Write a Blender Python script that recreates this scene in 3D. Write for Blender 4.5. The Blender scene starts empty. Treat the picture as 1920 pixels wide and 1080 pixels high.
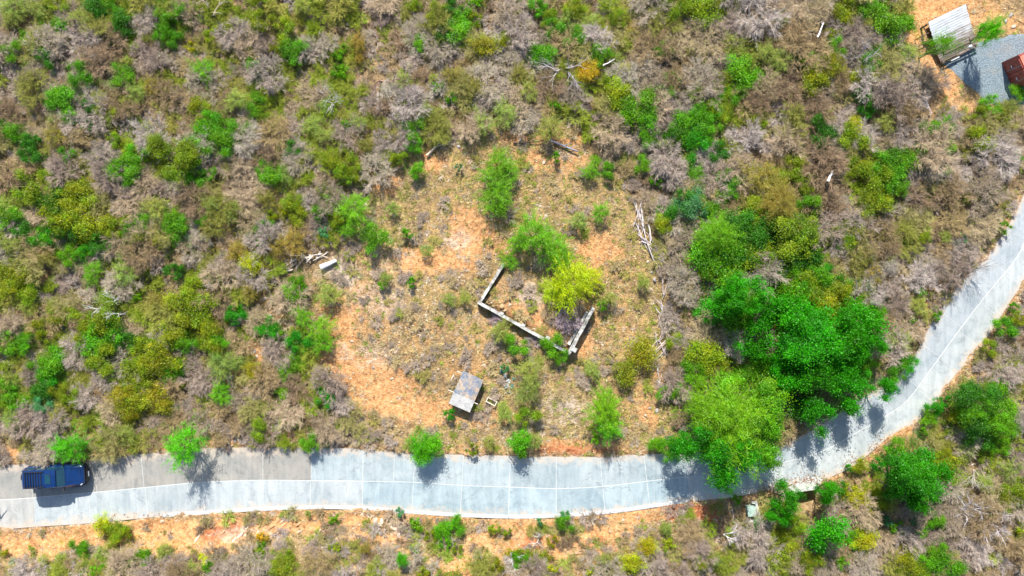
import bpy, bmesh, math
import numpy as np
from mathutils import Vector, Matrix

# ------------------------------------------------------------------ camera, sky, sun, exposure
SC = bpy.context.scene
COL = SC.collection
S = 78.0 / 1920.0            # metres per photo pixel on the ground
H = 60.0                     # drone height
cam_d = bpy.data.cameras.new('drone_camera')
cam_d.sensor_width = 36.0
cam_d.lens = 36.0 * H / 78.0
cam_d.clip_end = 3000.0
cam = bpy.data.objects.new('drone_camera', cam_d)
cam.location = (0, 0, H)
COL.objects.link(cam)
SC.camera = cam

SUN_EL, SHADOW_DX = 44.0, 0.12
sun_az = math.atan2(-SHADOW_DX, 1.0)           # direction towards the sun, measured from +Y to +X
sd_vec = Vector((math.sin(sun_az) * math.cos(math.radians(SUN_EL)), math.cos(sun_az) * math.cos(math.radians(SUN_EL)), math.sin(math.radians(SUN_EL))))
world = bpy.data.worlds.new('World')
SC.world = world
world.use_nodes = True
wn = world.node_tree
sky = wn.nodes.new('ShaderNodeTexSky')
sky.sky_type = 'NISHITA'
sky.sun_disc = False
sky.sun_elevation = math.radians(SUN_EL)
sky.sun_rotation = sun_az
bg = wn.nodes['Background']
bg.inputs['Strength'].default_value = 0.12
wn.links.new(sky.outputs[0], bg.inputs[0])
sun_d = bpy.data.lights.new('sun', 'SUN')
sun_d.energy = 4.8
sun_d.angle = math.radians(0.55)
sun_d.color = (1.0, 0.965, 0.90)
sun = bpy.data.objects.new('sun', sun_d)
sun.rotation_euler = sd_vec.to_track_quat('Z', 'Y').to_euler()
sun.location = (0, 20, 40)
COL.objects.link(sun)
SC.view_settings.view_transform = 'Standard'
SC.view_settings.look = 'None'
SC.view_settings.exposure = 0.9
SC.view_settings.gamma = 1.0
SC.view_settings.use_curve_mapping = False
SC.cycles.max_bounces = 5
SC.cycles.diffuse_bounces = 3
SC.cycles.transmission_bounces = 4
SC.cycles.transparent_max_bounces = 4

R = np.random.default_rng(7)

def lin(r, g, b, k=1.0):
    f = lambda c: ((c / 255.0 + 0.055) / 1.055) ** 2.4 if c > 10 else c / 255.0 / 12.92
    return (f(r) * k, f(g) * k, f(b) * k, 1.0)

# ------------------------------------------------------------------ helpers: polygons, noise, meshes
def px2w(p, z=0.0):
    p = np.asarray(p, float)
    k = S * (H - z) / H
    return np.stack([(p[..., 0] - 960) * k, (540 - p[..., 1]) * k], -1)

def seg_dist(P, A):
    """distance of points P (n,2) to open polyline A (m,2)"""
    d = np.full(len(P), 1e9)
    for a, b in zip(A[:-1], A[1:]):
        ab = b - a
        t = np.clip(((P - a) @ ab) / (ab @ ab + 1e-12), 0, 1)
        q = P - a - t[:, None] * ab
        d = np.minimum(d, np.einsum('ij,ij->i', q, q))
    return np.sqrt(d)

def inside(P, poly):
    x, y = P[:, 0], P[:, 1]
    c = np.zeros(len(P), bool)
    n = len(poly)
    for i in range(n):
        x1, y1 = poly[i]; x2, y2 = poly[(i + 1) % n]
        m = ((y1 > y) != (y2 > y))
        with np.errstate(divide='ignore', invalid='ignore'):
            xi = (x2 - x1) * (y - y1) / (y2 - y1 + 1e-15) + x1
        c ^= m & (x < xi)
    return c

_NT = np.random.default_rng(3).random((128, 128))
def vnoise(x, y, f, o=0):
    x = x * f + 17.3 * o + 500; y = y * f + 9.1 * o + 500
    xi = np.floor(x).astype(int); yi = np.floor(y).astype(int)
    u = x - xi; v = y - yi
    u = u * u * (3 - 2 * u); v = v * v * (3 - 2 * v)
    g = lambda a, b: _NT[a % 128, b % 128]
    return (g(xi, yi) * (1 - u) + g(xi + 1, yi) * u) * (1 - v) + (g(xi, yi + 1) * (1 - u) + g(xi + 1, yi + 1) * u) * v

def fbm(x, y, f, o=0, n=3):
    s = 0; a = 0.5
    for i in range(n):
        s = s + a * vnoise(x, y, f * 2 ** i, o + i * 3); a *= 0.5
    return s / (1 - 0.5 ** n)

def np_mesh(name, V, F, mat=None, attrs=None, smooth=False):
    """F: (n,k) faces of equal size"""
    V = np.asarray(V, np.float32); F = np.asarray(F, np.int32)
    me = bpy.data.meshes.new(name)
    me.vertices.add(len(V)); me.vertices.foreach_set('co', V.ravel())
    k = F.shape[1]
    me.loops.add(F.size); me.loops.foreach_set('vertex_index', F.ravel())
    me.polygons.add(len(F))
    me.polygons.foreach_set('loop_start', np.arange(0, F.size, k, dtype=np.int32))
    me.polygons.foreach_set('loop_total', np.full(len(F), k, np.int32))
    if smooth: me.polygons.foreach_set('use_smooth', np.ones(len(F), bool))
    for an, av in (attrs or {}).items():
        av = np.asarray(av, np.float32)
        if av.ndim == 1:
            a = me.attributes.new(an, 'FLOAT', 'POINT'); a.data.foreach_set('value', av)
        else:
            if av.shape[1] == 3: av = np.concatenate([av, np.ones((len(av), 1), np.float32)], 1)
            a = me.attributes.new(an, 'FLOAT_COLOR', 'POINT'); a.data.foreach_set('color', av.ravel())
    me.update(calc_edges=True)
    if mat: me.materials.append(mat)
    return me

def link(name, data, parent=None, loc=None, rot=None, scale=None):
    o = bpy.data.objects.new(name, data)
    COL.objects.link(o)
    if parent is not None: o.parent = parent
    if loc is not None: o.location = loc
    if rot is not None: o.rotation_euler = rot
    if scale is not None: o.scale = scale
    return o

def tag(o, label=None, cat=None, group=None, kind=None):
    if label: o['label'] = label
    if cat: o['category'] = cat
    if group: o['group'] = group
    if kind: o['kind'] = kind
    return o

# ------------------------------------------------------------------ materials
def new_mat(name):
    m = bpy.data.materials.new(name); m.use_nodes = True
    nt = m.node_tree
    for n in list(nt.nodes): nt.nodes.remove(n)
    out = nt.nodes.new('ShaderNodeOutputMaterial')
    return m, nt, out

def N(nt, t, **kw):
    n = nt.nodes.new(t)
    for k, v in kw.items():
        if k.startswith('i_'):
            key = k[2:]
            n.inputs[int(key) if key.isdigit() else key.replace('_', ' ')].default_value = v
        else: setattr(n, k, v)
    return n

def mixc(nt, fac, a, b, mode='MIX'):
    n = nt.nodes.new('ShaderNodeMix'); n.data_type = 'RGBA'; n.blend_type = mode
    for sock, v in ((n.inputs[0], fac), (n.inputs[6], a), (n.inputs[7], b)):
        if hasattr(v, 'is_linked') or isinstance(v, bpy.types.NodeSocket): nt.links.new(v, sock)
        else: sock.default_value = v
    return n.outputs[2]

def math_n(nt, op, a, b=None, c=None, clamp=False):
    n = nt.nodes.new('ShaderNodeMath'); n.operation = op; n.use_clamp = clamp
    for i, v in enumerate((a, b, c)):
        if v is None: continue
        if isinstance(v, bpy.types.NodeSocket): nt.links.new(v, n.inputs[i])
        else: n.inputs[i].default_value = v
    return n.outputs[0]

def noise(nt, vec, scale, detail=3, rough=0.55, dist=0.0):
    n = N(nt, 'ShaderNodeTexNoise'); n.inputs['Scale'].default_value = scale
    n.inputs['Detail'].default_value = detail; n.inputs['Roughness'].default_value = rough
    n.inputs['Distortion'].default_value = dist
    if vec is not None: nt.links.new(vec, n.inputs['Vector'])
    return n.outputs[0]

def ramp(nt, fac, stops, interp='LINEAR'):
    n = nt.nodes.new('ShaderNodeValToRGB'); n.color_ramp.interpolation = interp
    e = n.color_ramp.elements
    while len(e) < len(stops): e.new(0.5)
    for i, (p, c) in enumerate(stops):
        e[i].position = p; e[i].color = c if len(c) == 4 else (*c, 1)
    nt.links.new(fac, n.inputs[0])
    return n.outputs[0]

def plant_mat(name, translucent, gloss=0.0, mass=False):
    m, nt, out = new_mat(name)
    at = N(nt, 'ShaderNodeAttribute', attribute_name='tint')
    oi = N(nt, 'ShaderNodeObjectInfo')
    own = N(nt, 'ShaderNodeAttribute', attribute_name='itint', attribute_type='INSTANCER').outputs['Color'] if mass else oi.outputs['Color']
    c = mixc(nt, 1.0, at.outputs['Color'], own, 'MULTIPLY')
    d = N(nt, 'ShaderNodeBsdfDiffuse'); nt.links.new(c, d.inputs[0])
    last = d.outputs[0]
    if translucent:
        t = N(nt, 'ShaderNodeBsdfTranslucent')
        cy = mixc(nt, 1.0, c, (1.15, 1.1, 0.5, 1), 'MULTIPLY'); nt.links.new(cy, t.inputs[0])
        mx = N(nt, 'ShaderNodeMixShader', i_0=translucent)
        nt.links.new(last, mx.inputs[1]); nt.links.new(t.outputs[0], mx.inputs[2]); last = mx.outputs[0]
    if gloss:
        g = N(nt, 'ShaderNodeBsdfGlossy'); g.inputs['Roughness'].default_value = 0.45
        g.inputs[0].default_value = (1, 1, 1, 1)
        mx = N(nt, 'ShaderNodeMixShader', i_0=gloss)
        nt.links.new(last, mx.inputs[1]); nt.links.new(g.outputs[0], mx.inputs[2]); last = mx.outputs[0]
    nt.links.new(last, out.inputs[0])
    return m

M_LEAF = plant_mat('leaf', 0.45, 0.015)
M_TWIG = plant_mat('dry_twig', 0.0)
M_STONE = plant_mat('stone_tinted', 0.0)
M_LEAF_MASS = plant_mat('leaf_mass', 0.45, 0.0, True); M_TWIG_MASS = plant_mat('dry_twig_mass', 0.0, 0.0, True); M_STONE_MASS = plant_mat('stone_mass', 0.0, 0.0, True)

def simple_mat(name, col, rough=0.6, metal=0.0, var=0.25, scale=6.0, bump=0.15, coat=0.0, col2=None, spec=0.5):
    m, nt, out = new_mat(name)
    p = N(nt, 'ShaderNodeBsdfPrincipled')
    tc = N(nt, 'ShaderNodeTexCoord')
    nz = noise(nt, tc.outputs['Object'], scale, 5, 0.65)
    c2 = col2 if col2 else tuple(v * (1 - var) for v in col[:3]) + (1,)
    c = ramp(nt, nz, [(0.35, c2), (0.65, col)])
    nt.links.new(c, p.inputs['Base Color'])
    p.inputs['Roughness'].default_value = rough; p.inputs['Metallic'].default_value = metal
    p.inputs['Coat Weight'].default_value = coat
    p.inputs['Specular IOR Level'].default_value = spec
    if bump:
        b = N(nt, 'ShaderNodeBump'); b.inputs['Strength'].default_value = bump; b.inputs['Distance'].default_value = 0.02
        nt.links.new(nz, b.inputs['Height']); nt.links.new(b.outputs[0], p.inputs['Normal'])
    nt.links.new(p.outputs[0], out.inputs[0])
    return m

# ------------------------------------------------------------------ road geometry (photo pixels -> metres)
NORTH_PX = [(-420, 900), (-200, 884), (-40, 874), (0, 872), (83, 867), (187, 858), (267, 851), (310, 847), (383, 841), (500, 839), (640, 840), (740, 848), (840, 852), (973, 855), (1107, 857), (1190, 853), (1280, 849), (1380, 846), (1467, 834), (1563, 781), (1613, 746), (1677, 712), (1713, 671), (1747, 604), (1773, 567), (1800, 533), (1847, 483), (1890, 425), (1918, 370), (1950, 290), (1985, 180), (2010, 60)]
SOUTH_PX = [(-420, 1012), (-200, 1003), (-40, 996), (0, 993), (63, 988), (187, 980), (283, 970), (383, 963), (500, 956), (640, 953), (773, 962), (873, 968), (973, 971), (1073, 967), (1173, 958), (1280, 942), (1363, 934), (1427, 922), (1480, 908), (1535, 902), (1600, 875), (1630, 852), (1670, 815), (1723, 788), (1747, 767), (1780, 716), (1840, 647), (1880, 589), (1897, 560), (1925, 522), (1970, 440), (2020, 340), (2060, 220), (2090, 80)]
CENTRE_PX = [(-420, 956), (-200, 946), (-40, 939), (0, 937), (63, 933), (187, 922), (270, 914), (380, 904), (493, 900), (583, 901), (680, 902), (777, 904), (867, 910), (957, 913), (1043, 916), (1130, 912), (1213, 902), (1280, 895), (1360, 888), (1440, 873), (1513, 855), (1563, 836), (1613, 807), (1660, 780), (1700, 752), (1747, 690), (1803, 613), (1850, 552), (1903, 487), (1932, 430), (1972, 330), (2012, 200), (2045, 70)]

def resample(P, n):
    P = np.asarray(P, float)
    # Catmull-Rom style smoothing then even arclength
    Q = [P[0]]
    for i in range(len(P) - 1):
        p0 = P[max(i - 1, 0)]; p1 = P[i]; p2 = P[i + 1]; p3 = P[min(i + 2, len(P) - 1)]
        for t in np.linspace(0, 1, 9)[1:]:
            Q.append(0.5 * ((2 * p1) + (-p0 + p2) * t + (2 * p0 - 5 * p1 + 4 * p2 - p3) * t * t + (-p0 + 3 * p1 - 3 * p2 + p3) * t ** 3))
    Q = np.array(Q)
    s = np.concatenate([[0], np.cumsum(np.linalg.norm(np.diff(Q, axis=0), axis=1))])
    u = np.linspace(0, s[-1], n)
    return np.stack([np.interp(u, s, Q[:, 0]), np.interp(u, s, Q[:, 1])], 1)

NORTH = resample(px2w(NORTH_PX), 260)
SOUTH = resample(px2w(SOUTH_PX), 260)
CENTRE = resample(px2w(CENTRE_PX), 420)
ROADPOLY = np.concatenate([NORTH, SOUTH[::-1]])

def road_sd(P):
    """signed distance to the road outline, negative inside; also true where south of it"""
    d = np.minimum(seg_dist(P, NORTH), seg_dist(P, SOUTH))
    ins = inside(P, ROADPOLY)
    return np.where(ins, -d, d)

def south_side(P):
    i = np.argmin(((P[:, None, 0] - CENTRE[None, ::4, 0]) ** 2 + (P[:, None, 1] - CENTRE[None, ::4, 1]) ** 2), 1)
    C = CENTRE[::4]
    T = np.gradient(C, axis=0)
    cr = T[i, 0] * (P[:, 1] - C[i, 1]) - T[i, 1] * (P[:, 0] - C[i, 0])
    return cr < 0

CLEARING = px2w([(690, 345), (745, 300), (830, 262), (930, 238), (1080, 228), (1150, 300), (1200, 400), (1240, 520), (1245, 640), (1262, 760), (1275, 850), (1000, 857), (800, 848), (700, 800), (640, 760), (610, 700), (560, 640), (575, 560), (620, 500), (650, 420)])
RUIN_PAD = px2w([(946, 492), (899, 568), (1067, 662), (1114, 576), (1040, 520)])
GRAVEL = px2w([(1768, 118), (1800, 97), (1838, 80), (1872, 68), (1930, 60), (2010, 55), (2010, 190), (1960, 205), (1892, 203), (1850, 188), (1815, 165), (1788, 140)])
YARD = px2w([(1665, -60), (1700, 40), (1690, 80), (1735, 110), (1755, 170), (1800, 215), (1850, 215), (1900, 205), (2020, 210), (2020, -60)])

def gz(P):
    """ground height"""
    P = np.atleast_2d(np.asarray(P, float))
    x, y = P[:, 0], P[:, 1]
    sd = road_sd(P)
    so = south_side(P)
    rough = (fbm(x, y, 0.9, 5) - 0.5) * 0.16 + (fbm(x, y, 3.1, 8, 2) - 0.5) * 0.07
    big = (fbm(x, y, 0.08, 1) - 0.5) * 2.0
    far = np.clip(sd / 6.0, 0, 1); far = far * far * (3 - 2 * far)
    z = big * far * 0.9 + rough * np.clip(sd * 2.0, 0.15, 1)
    # cut bank on the south side of the straight stretch
    wx = np.clip((15.0 - x) / 9.0, 0, 1)
    rise = np.clip((sd - 0.35) / 4.2, 0, 1)
    ridg = (fbm(x * 0.75 + y * 0.65, (y * 0.75 - x * 0.65) * 0.28, 1.5, 21) - 0.5) * 0.55 * np.clip(sd, 0, 1) * np.clip((7 - sd) / 4, 0, 1)
    z = z + so * wx * (1.7 * rise * rise * (3 - 2 * rise) + ridg)
    # gully below the culvert
    g = px2w([(1512, 938)])[0]
    gd = np.hypot((x - g[0]) / 1.5, (y - g[1]) / 0.95)
    z = z - so * 1.35 * np.clip(1.35 - gd, 0, 1) * np.clip(sd * 3, 0, 1)
    # sunken pit for the meter box
    m = px2w([(1404, 958)])[0]
    md = np.maximum(np.abs(x - m[0]) - 0.45, np.abs(y - m[1]) - 0.55)
    z = np.where(md < 0.35, z * np.clip(md / 0.35, 0, 1) - 0.35 * np.clip(1 - md / 0.2, 0, 1), z)
    # level spots: gravel yard, shed, ruin
    for poly, lev, soft in ((GRAVEL, 0.0, 2.0), (RUIN_PAD, 0.42, 0.35)):
        cl = np.vstack([poly, poly[:1]])
        d = seg_dist(P, cl); ins = inside(P, poly)
        w = np.where(ins, 1, np.clip(1 - d / soft, 0, 1))
        if poly is RUIN_PAD:
            w0 = np.where(ins, 1, np.clip(1 - d / 3.0, 0, 1)); z = z * (1 - w0) + w0 * rough * 0.6
            z = z + np.where(ins, np.clip(d / 0.5, 0, 1) * lev, 0)
        else:
            z = z * (1 - w) + w * lev
    # the road bed, with soil creeping over the edges of the slabs
    edge = sd + (fbm(x, y, 1.3, 31) - 0.5) * 0.75 + (fbm(x, y, 0.35, 33) - 0.5) * 0.5 - 0.02
    bed = np.clip((edge + 0.12) / 0.22, 0, 1)
    z = np.where(edge < 0.5, (z + 0.035) * bed + (-0.12) * (1 - bed), z)
    return z

def on_ground(x, y): return float(gz([(x, y)])[0])

def at(px, py, h=0.0):
    """world x,y,z(ground) of something whose point at height h above ground is seen at the photo pixel"""
    z = 0.0
    for _ in range(3):
        p = px2w((px, py), z + h)
        z = on_ground(p[0], p[1])
    return float(p[0]), float(p[1]), z

def at_many(pxy, h):
    pxy = np.asarray(pxy, float); h = np.asarray(h, float)
    z = np.zeros(len(pxy))
    for _ in range(2):
        k = S * (H - z - h) / H
        P = np.stack([(pxy[:, 0] - 960) * k, (540 - pxy[:, 1]) * k], 1)
        z = gz(P)
    return P, z
# ------------------------------------------------------------------ ground sheet
def axis(a, b, step, far):
    core = np.arange(a, b + 1e-6, step)
    g = step * 1.35 ** np.arange(1, 60); out = np.cumsum(g); out = out[out < far]
    return np.concatenate([a - out[::-1], core, b + out])

GX = axis(-45, 45, 0.165, 900); GY = axis(-28, 28, 0.165, 900)
gx, gy = np.meshgrid(GX, GY)
GP = np.stack([gx.ravel(), gy.ravel()], 1)
GZ = np.concatenate([gz(c) for c in np.array_split(GP, 8)])
ny, nx = gx.shape
idx = np.arange(nx * ny).reshape(ny, nx)
GF = np.stack([idx[:-1, :-1], idx[:-1, 1:], idx[1:, 1:], idx[1:, :-1]], -1).reshape(-1, 4)

# what kind of earth lies where: bare orange soil, redder clay, pale dusty soil
SOIL = [(800, 490, 85, 26, 1.1), (775, 485, 44, 24, 1), (890, 440, 52, 52, 1.1), (860, 500, 60, 25, .4), (640, 640, 42, 78, 1.0), (675, 700, 56, 52, .95), (720, 735, 80, 42, 1.05), (775, 765, 78, 30, 1.1), (800, 785, 40, 18, .8), (690, 590, 50, 60, .45), (1115, 470, 45, 34, .9), (1090, 440, 40, 25, .5), (1060, 262, 60, 16, .7), (975, 258, 42, 14, .9), (725, 338, 30, 26, .8), (815, 305, 30, 20, .9), (1030, 300, 60, 22, .6), (1085, 300, 40, 30, .6), (900, 780, 80, 20, .6), (1000, 600, 60, 40, .8), (1050, 630, 40, 22, .9), (960, 540, 40, 30, .4), (1090, 640, 25, 30, .8), (1105, 600, 20, 30, .7), (870, 690, 60, 30, .4), (700, 480, 60, 40, .35), (650, 545, 60, 30, .5), (1150, 560, 60, 140, .25), (950, 420, 200, 150, .18), (1180, 740, 60, 60, .3), (860, 640, 110, 90, .3), (760, 620, 80, 80, .3),
        (80, 1012, 150, 16, 1), (200, 1000, 120, 12, .9), (60, 1030, 60, 12, .8), (300, 985, 120, 12, 1), (650, 975, 120, 10, .8), (820, 985, 120, 14, .7), (980, 985, 120, 12, .8), (1180, 970, 80, 12, .9), (360, 1005, 110, 28, .8), (460, 985, 110, 18, .8), (540, 985, 80, 18, .6), (720, 1000, 70, 30, .6), (880, 1062, 50, 28, .95), (920, 1010, 60, 26, .5), (1000, 1025, 60, 28, .7), (1110, 1000, 80, 26, .8), (1130, 1040, 60, 22, .7), (1250, 965, 70, 16, .8), (600, 1060, 80, 20, .3), (30, 850, 24, 12, .8), (110, 815, 60, 14, .5), (210, 846, 70, 9, .9), (290, 836, 30, 14, .8), (420, 832, 40, 9, .8), (525, 818, 30, 14, .6), (1060, 838, 70, 20, .8), (1125, 838, 60, 14, .7), (900, 842, 70, 10, .4), (1215, 770, 18, 30, .7), (1240, 700, 26, 26, .5), (1200, 690, 20, 20, .4),
        (1720, 20, 80, 34, 1), (1790, 0, 60, 22, .9), (1700, 70, 40, 30, .8), (1850, 20, 40, 40, .5), (1745, 130, 24, 36, .9), (1775, 160, 26, 40, .8), (1810, 205, 40, 20, .6), (1725, 215, 40, 40, .35), (1900, 45, 40, 18, .5), (1755, 525, 40, 26, .8), (1740, 570, 34, 20, .5), (1780, 740, 20, 20, .5), (1690, 810, 24, 16, .7), (1650, 855, 24, 14, .7), (1640, 905, 34, 20, .8), (1690, 840, 30, 10, .6), (1905, 580, 30, 20, .6), (1890, 640, 40, 30, .5), (1850, 690, 30, 26, .5), (1420, 700, 1, 1, 0), (470, 575, 40, 26, .4), (480, 665, 24, 34, .6), (500, 610, 30, 30, .4), (460, 700, 20, 16, .7), (300, 210, 30, 18, .35), (230, 250, 26, 16, .3), (350, 365, 24, 14, .4), (690, 120, 26, 16, .3), (590, 990, 60, 18, .4)]
RED = [(1280, 955, 60, 16, 1), (1300, 970, 50, 20, .9), (1060, 842, 60, 14, .8), (1120, 845, 50, 10, .6), (990, 1020, 30, 18, .7), (1110, 1015, 50, 18, .7), (400, 1000, 24, 14, .9), (440, 990, 22, 12, .8), (1140, 1030, 50, 16, .6), (1700, 60, 24, 16, .4), (1240, 690, 12, 16, .5), (60, 1022, 40, 8, .5)]
PALE = [(640, 510, 40, 26, .9), (720, 560, 70, 40, .5), (860, 450, 40, 20, .6), (720, 490, 60, 40, .4), (690, 660, 60, 30, .5), (1070, 770, 60, 40, .6), (1060, 290, 30, 12, .5), (740, 985, 30, 18, .7), (780, 1000, 20, 18, .6), (470, 1000, 70, 18, .5), (640, 800, 90, 30, .5), (770, 350, 40, 20, .4), (1000, 555, 30, 30, .6)]

def blobs(P, lst, sharp=1.0):
    out = np.zeros(len(P))
    wob = (fbm(P[:, 0], P[:, 1], 0.7, 41) - 0.5) * 1.1
    for (a, b, rx, ry, s) in lst:
        c = px2w((a, b))
        d = np.hypot((P[:, 0] - c[0]) / (rx * S), (P[:, 1] - c[1]) / (ry * S))
        out = np.maximum(out, s * np.clip(1.45 - d + wob, 0, 1))
    return out

soil = blobs(GP, SOIL); red = blobs(GP, RED); pale = blobs(GP, PALE)
sdg = np.concatenate([road_sd(c) for c in np.array_split(GP, 8)])
# dusty, rain-washed earth along the road edge and everywhere in the clearing
incl = inside(GP, CLEARING).astype(float)
soil = np.maximum(soil, np.clip(1 - np.abs(sdg) / 0.9, 0, 1) * 0.6 * (0.3 + fbm(GP[:, 0], GP[:, 1], 0.35, 3)))
pale = np.maximum(pale, np.clip(0.25 - np.abs(sdg), 0, 0.25) * 2.5)

sog = np.concatenate([south_side(c) for c in np.array_split(GP, 8)]).astype(float)
def grid_lookup(G):
    G = G.reshape(ny, nx)
    def f(P):
        P = np.atleast_2d(np.asarray(P, float))
        i = np.clip(np.searchsorted(GX, P[:, 0]) - 1, 0, nx - 2); j = np.clip(np.searchsorted(GY, P[:, 1]) - 1, 0, ny - 2)
        u = np.clip((P[:, 0] - GX[i]) / (GX[i + 1] - GX[i]), 0, 1); v = np.clip((P[:, 1] - GY[j]) / (GY[j + 1] - GY[j]), 0, 1)
        return (G[j, i] * (1 - u) + G[j, i + 1] * u) * (1 - v) + (G[j + 1, i] * (1 - u) + G[j + 1, i + 1] * u) * v
    return f
gz = grid_lookup(GZ); road_sd = grid_lookup(sdg); _so = grid_lookup(sog); soil_at = grid_lookup(soil)
def south_side(P): return _so(P) > 0.5

m, nt, out = new_mat('hillside_earth')
M_GROUND = m
geo = N(nt, 'ShaderNodeNewGeometry').outputs['Position']
a_soil = N(nt, 'ShaderNodeAttribute', attribute_name='soil').outputs['Fac']
a_red = N(nt, 'ShaderNodeAttribute', attribute_name='red').outputs['Fac']
a_pale = N(nt, 'ShaderNodeAttribute', attribute_name='pale').outputs['Fac']
a_clear = N(nt, 'ShaderNodeAttribute', attribute_name='clear').outputs['Fac']
n1 = noise(nt, geo, 0.55, 5, 0.6); n2 = noise(nt, geo, 3.2, 5, 0.7); n3 = noise(nt, geo, 11.0, 3, 0.7); n4 = noise(nt, geo, 1.4, 4, 0.6, 0.6)
litter = ramp(nt, n2, [(0.28, lin(96, 78, 56)), (0.45, lin(138, 114, 84)), (0.6, lin(162, 138, 104)), (0.75, lin(180, 160, 128))])
straw = ramp(nt, n3, [(0.3, lin(118, 100, 58)), (0.55, lin(176, 152, 98)), (0.75, lin(206, 188, 140))])
f = math_n(nt, 'MULTIPLY', ramp(nt, n4, [(0.42, (0, 0, 0)), (0.6, (1, 1, 1))]), math_n(nt, 'MULTIPLY_ADD', a_clear, 0.6, 0.3))
c = mixc(nt, f, litter, straw)
orange = ramp(nt, n2, [(0.25, lin(152, 102, 62)), (0.45, lin(194, 142, 94)), (0.6, lin(208, 160, 112)), (0.78, lin(220, 186, 146))])
clay = ramp(nt, n2, [(0.25, lin(136, 82, 54)), (0.5, lin(178, 112, 76)), (0.75, lin(202, 146, 108))])
dust = ramp(nt, n2, [(0.25, lin(152, 134, 116)), (0.5, lin(190, 170, 150)), (0.75, lin(212, 196, 180))])
brk = math_n(nt, 'ADD', math_n(nt, 'MULTIPLY_ADD', n3, 1.3, -0.65), math_n(nt, 'MULTIPLY_ADD', n4, 1.2, -0.6))
fs = math_n(nt, 'ADD', a_soil, math_n(nt, 'MULTIPLY', brk, 1.0))
fs = ramp(nt, fs, [(0.12, (0, 0, 0)), (0.75, (1, 1, 1))])
c = mixc(nt, fs, c, orange)
fr = ramp(nt, math_n(nt, 'ADD', a_red, brk), [(0.35, (0, 0, 0)), (0.75, (1, 1, 1))])
c = mixc(nt, fr, c, clay)
fp = ramp(nt, math_n(nt, 'ADD', a_pale, brk), [(0.3, (0, 0, 0)), (0.8, (1, 1, 1))])
c = mixc(nt, fp, c, dust)
vor = N(nt, 'ShaderNodeTexVoronoi'); vor.inputs['Scale'].default_value = 7.0; nt.links.new(geo, vor.inputs['Vector'])
sp = ramp(nt, vor.outputs['Color'], [(0.1, (0.55, 0.55, 0.55)), (0.5, (1, 1, 1)), (0.95, (1.25, 1.25, 1.25))])
c = mixc(nt, 0.7, c, mixc(nt, 1.0, c, sp, 'MULTIPLY'))
d = N(nt, 'ShaderNodeBsdfDiffuse'); nt.links.new(c, d.inputs[0])
b = N(nt, 'ShaderNodeBump'); b.inputs['Strength'].default_value = 0.9; b.inputs['Distance'].default_value = 0.12
nt.links.new(math_n(nt, 'ADD', n3, math_n(nt, 'MULTIPLY', n2, 1.5)), b.inputs['Height']); nt.links.new(b.outputs[0], d.inputs['Normal'])
nt.links.new(d.outputs[0], out.inputs[0])

gme = np_mesh('ground', np.column_stack([GP, GZ]), GF, M_GROUND, {'soil': soil, 'red': red, 'pale': pale, 'clear': incl}, smooth=True)
tag(link('ground', gme), 'dry hillside of orange soil, leaf litter and straw', kind='structure')

# ------------------------------------------------------------------ concrete road: every slab its own piece
m, nt, out = new_mat('road_concrete')
M_SLAB = m
tc = N(nt, 'ShaderNodeTexCoord').outputs['Object']; oi = N(nt, 'ShaderNodeObjectInfo')
geo = N(nt, 'ShaderNodeNewGeometry').outputs['Position']
mp = N(nt, 'ShaderNodeMapping'); mp.inputs['Scale'].default_value = (2.6, 0.35, 1); nt.links.new(geo, mp.inputs['Vector'])
st = noise(nt, mp.outputs[0], 1.0, 5, 0.65, 0.4)
bl = noise(nt, geo, 0.45, 5, 0.6, 0.8); fi = noise(nt, geo, 9.0, 4, 0.7); md = noise(nt, geo, 1.7, 5, 0.7)
c = mixc(nt, 1.0, oi.outputs['Color'], ramp(nt, st, [(0.28, (0.78, 0.8, 0.81)), (0.5, (0.96, 0.96, 0.96)), (0.7, (1.07, 1.07, 1.07))]), 'MULTIPLY')
c = mixc(nt, 1.0, c, ramp(nt, bl, [(0.28, (0.72, 0.78, 0.81)), (0.5, (0.97, 0.98, 0.98)), (0.72, (1.12, 1.1, 1.07))]), 'MULTIPLY')
c = mixc(nt, 1.0, c, ramp(nt, fi, [(0.25, (0.88, 0.88, 0.88)), (0.6, (1.03, 1.03, 1.03))]), 'MULTIPLY')
c = mixc(nt, ramp(nt, md, [(0.66, (0, 0, 0)), (0.8, (0.35, 0.35, 0.35))]), c, lin(214, 190, 160))
s2 = noise(nt, geo, 0.9, 6, 0.75, 1.2)
c = mixc(nt, ramp(nt, s2, [(0.52, (0, 0, 0)), (0.66, (0.75, 0.75, 0.75))]), c, mixc(nt, 1.0, c, (0.7, 0.72, 0.74, 1), 'MULTIPLY'))
vc = N(nt, 'ShaderNodeTexVoronoi', feature='DISTANCE_TO_EDGE'); vc.inputs['Scale'].default_value = 0.42
wv_ = N(nt, 'ShaderNodeVectorMath', operation='ADD'); nt.links.new(geo, wv_.inputs[0])
nzv = N(nt, 'ShaderNodeTexNoise'); nzv.inputs['Scale'].default_value = 1.6; nt.links.new(geo, nzv.inputs['Vector']); nt.links.new(nzv.outputs['Color'], wv_.inputs[1]); nt.links.new(wv_.outputs[0], vc.inputs['Vector'])
crk = math_n(nt, 'MULTIPLY', ramp(nt, vc.outputs['Distance'], [(0.0, (1, 1, 1)), (0.012, (0, 0, 0))]), ramp(nt, bl, [(0.5, (0, 0, 0)), (0.62, (0.5, 0.5, 0.5))]))
c = mixc(nt, crk, c, lin(96, 92, 88))
a_e = N(nt, 'ShaderNodeAttribute', attribute_name='edge').outputs['Fac']
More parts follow.
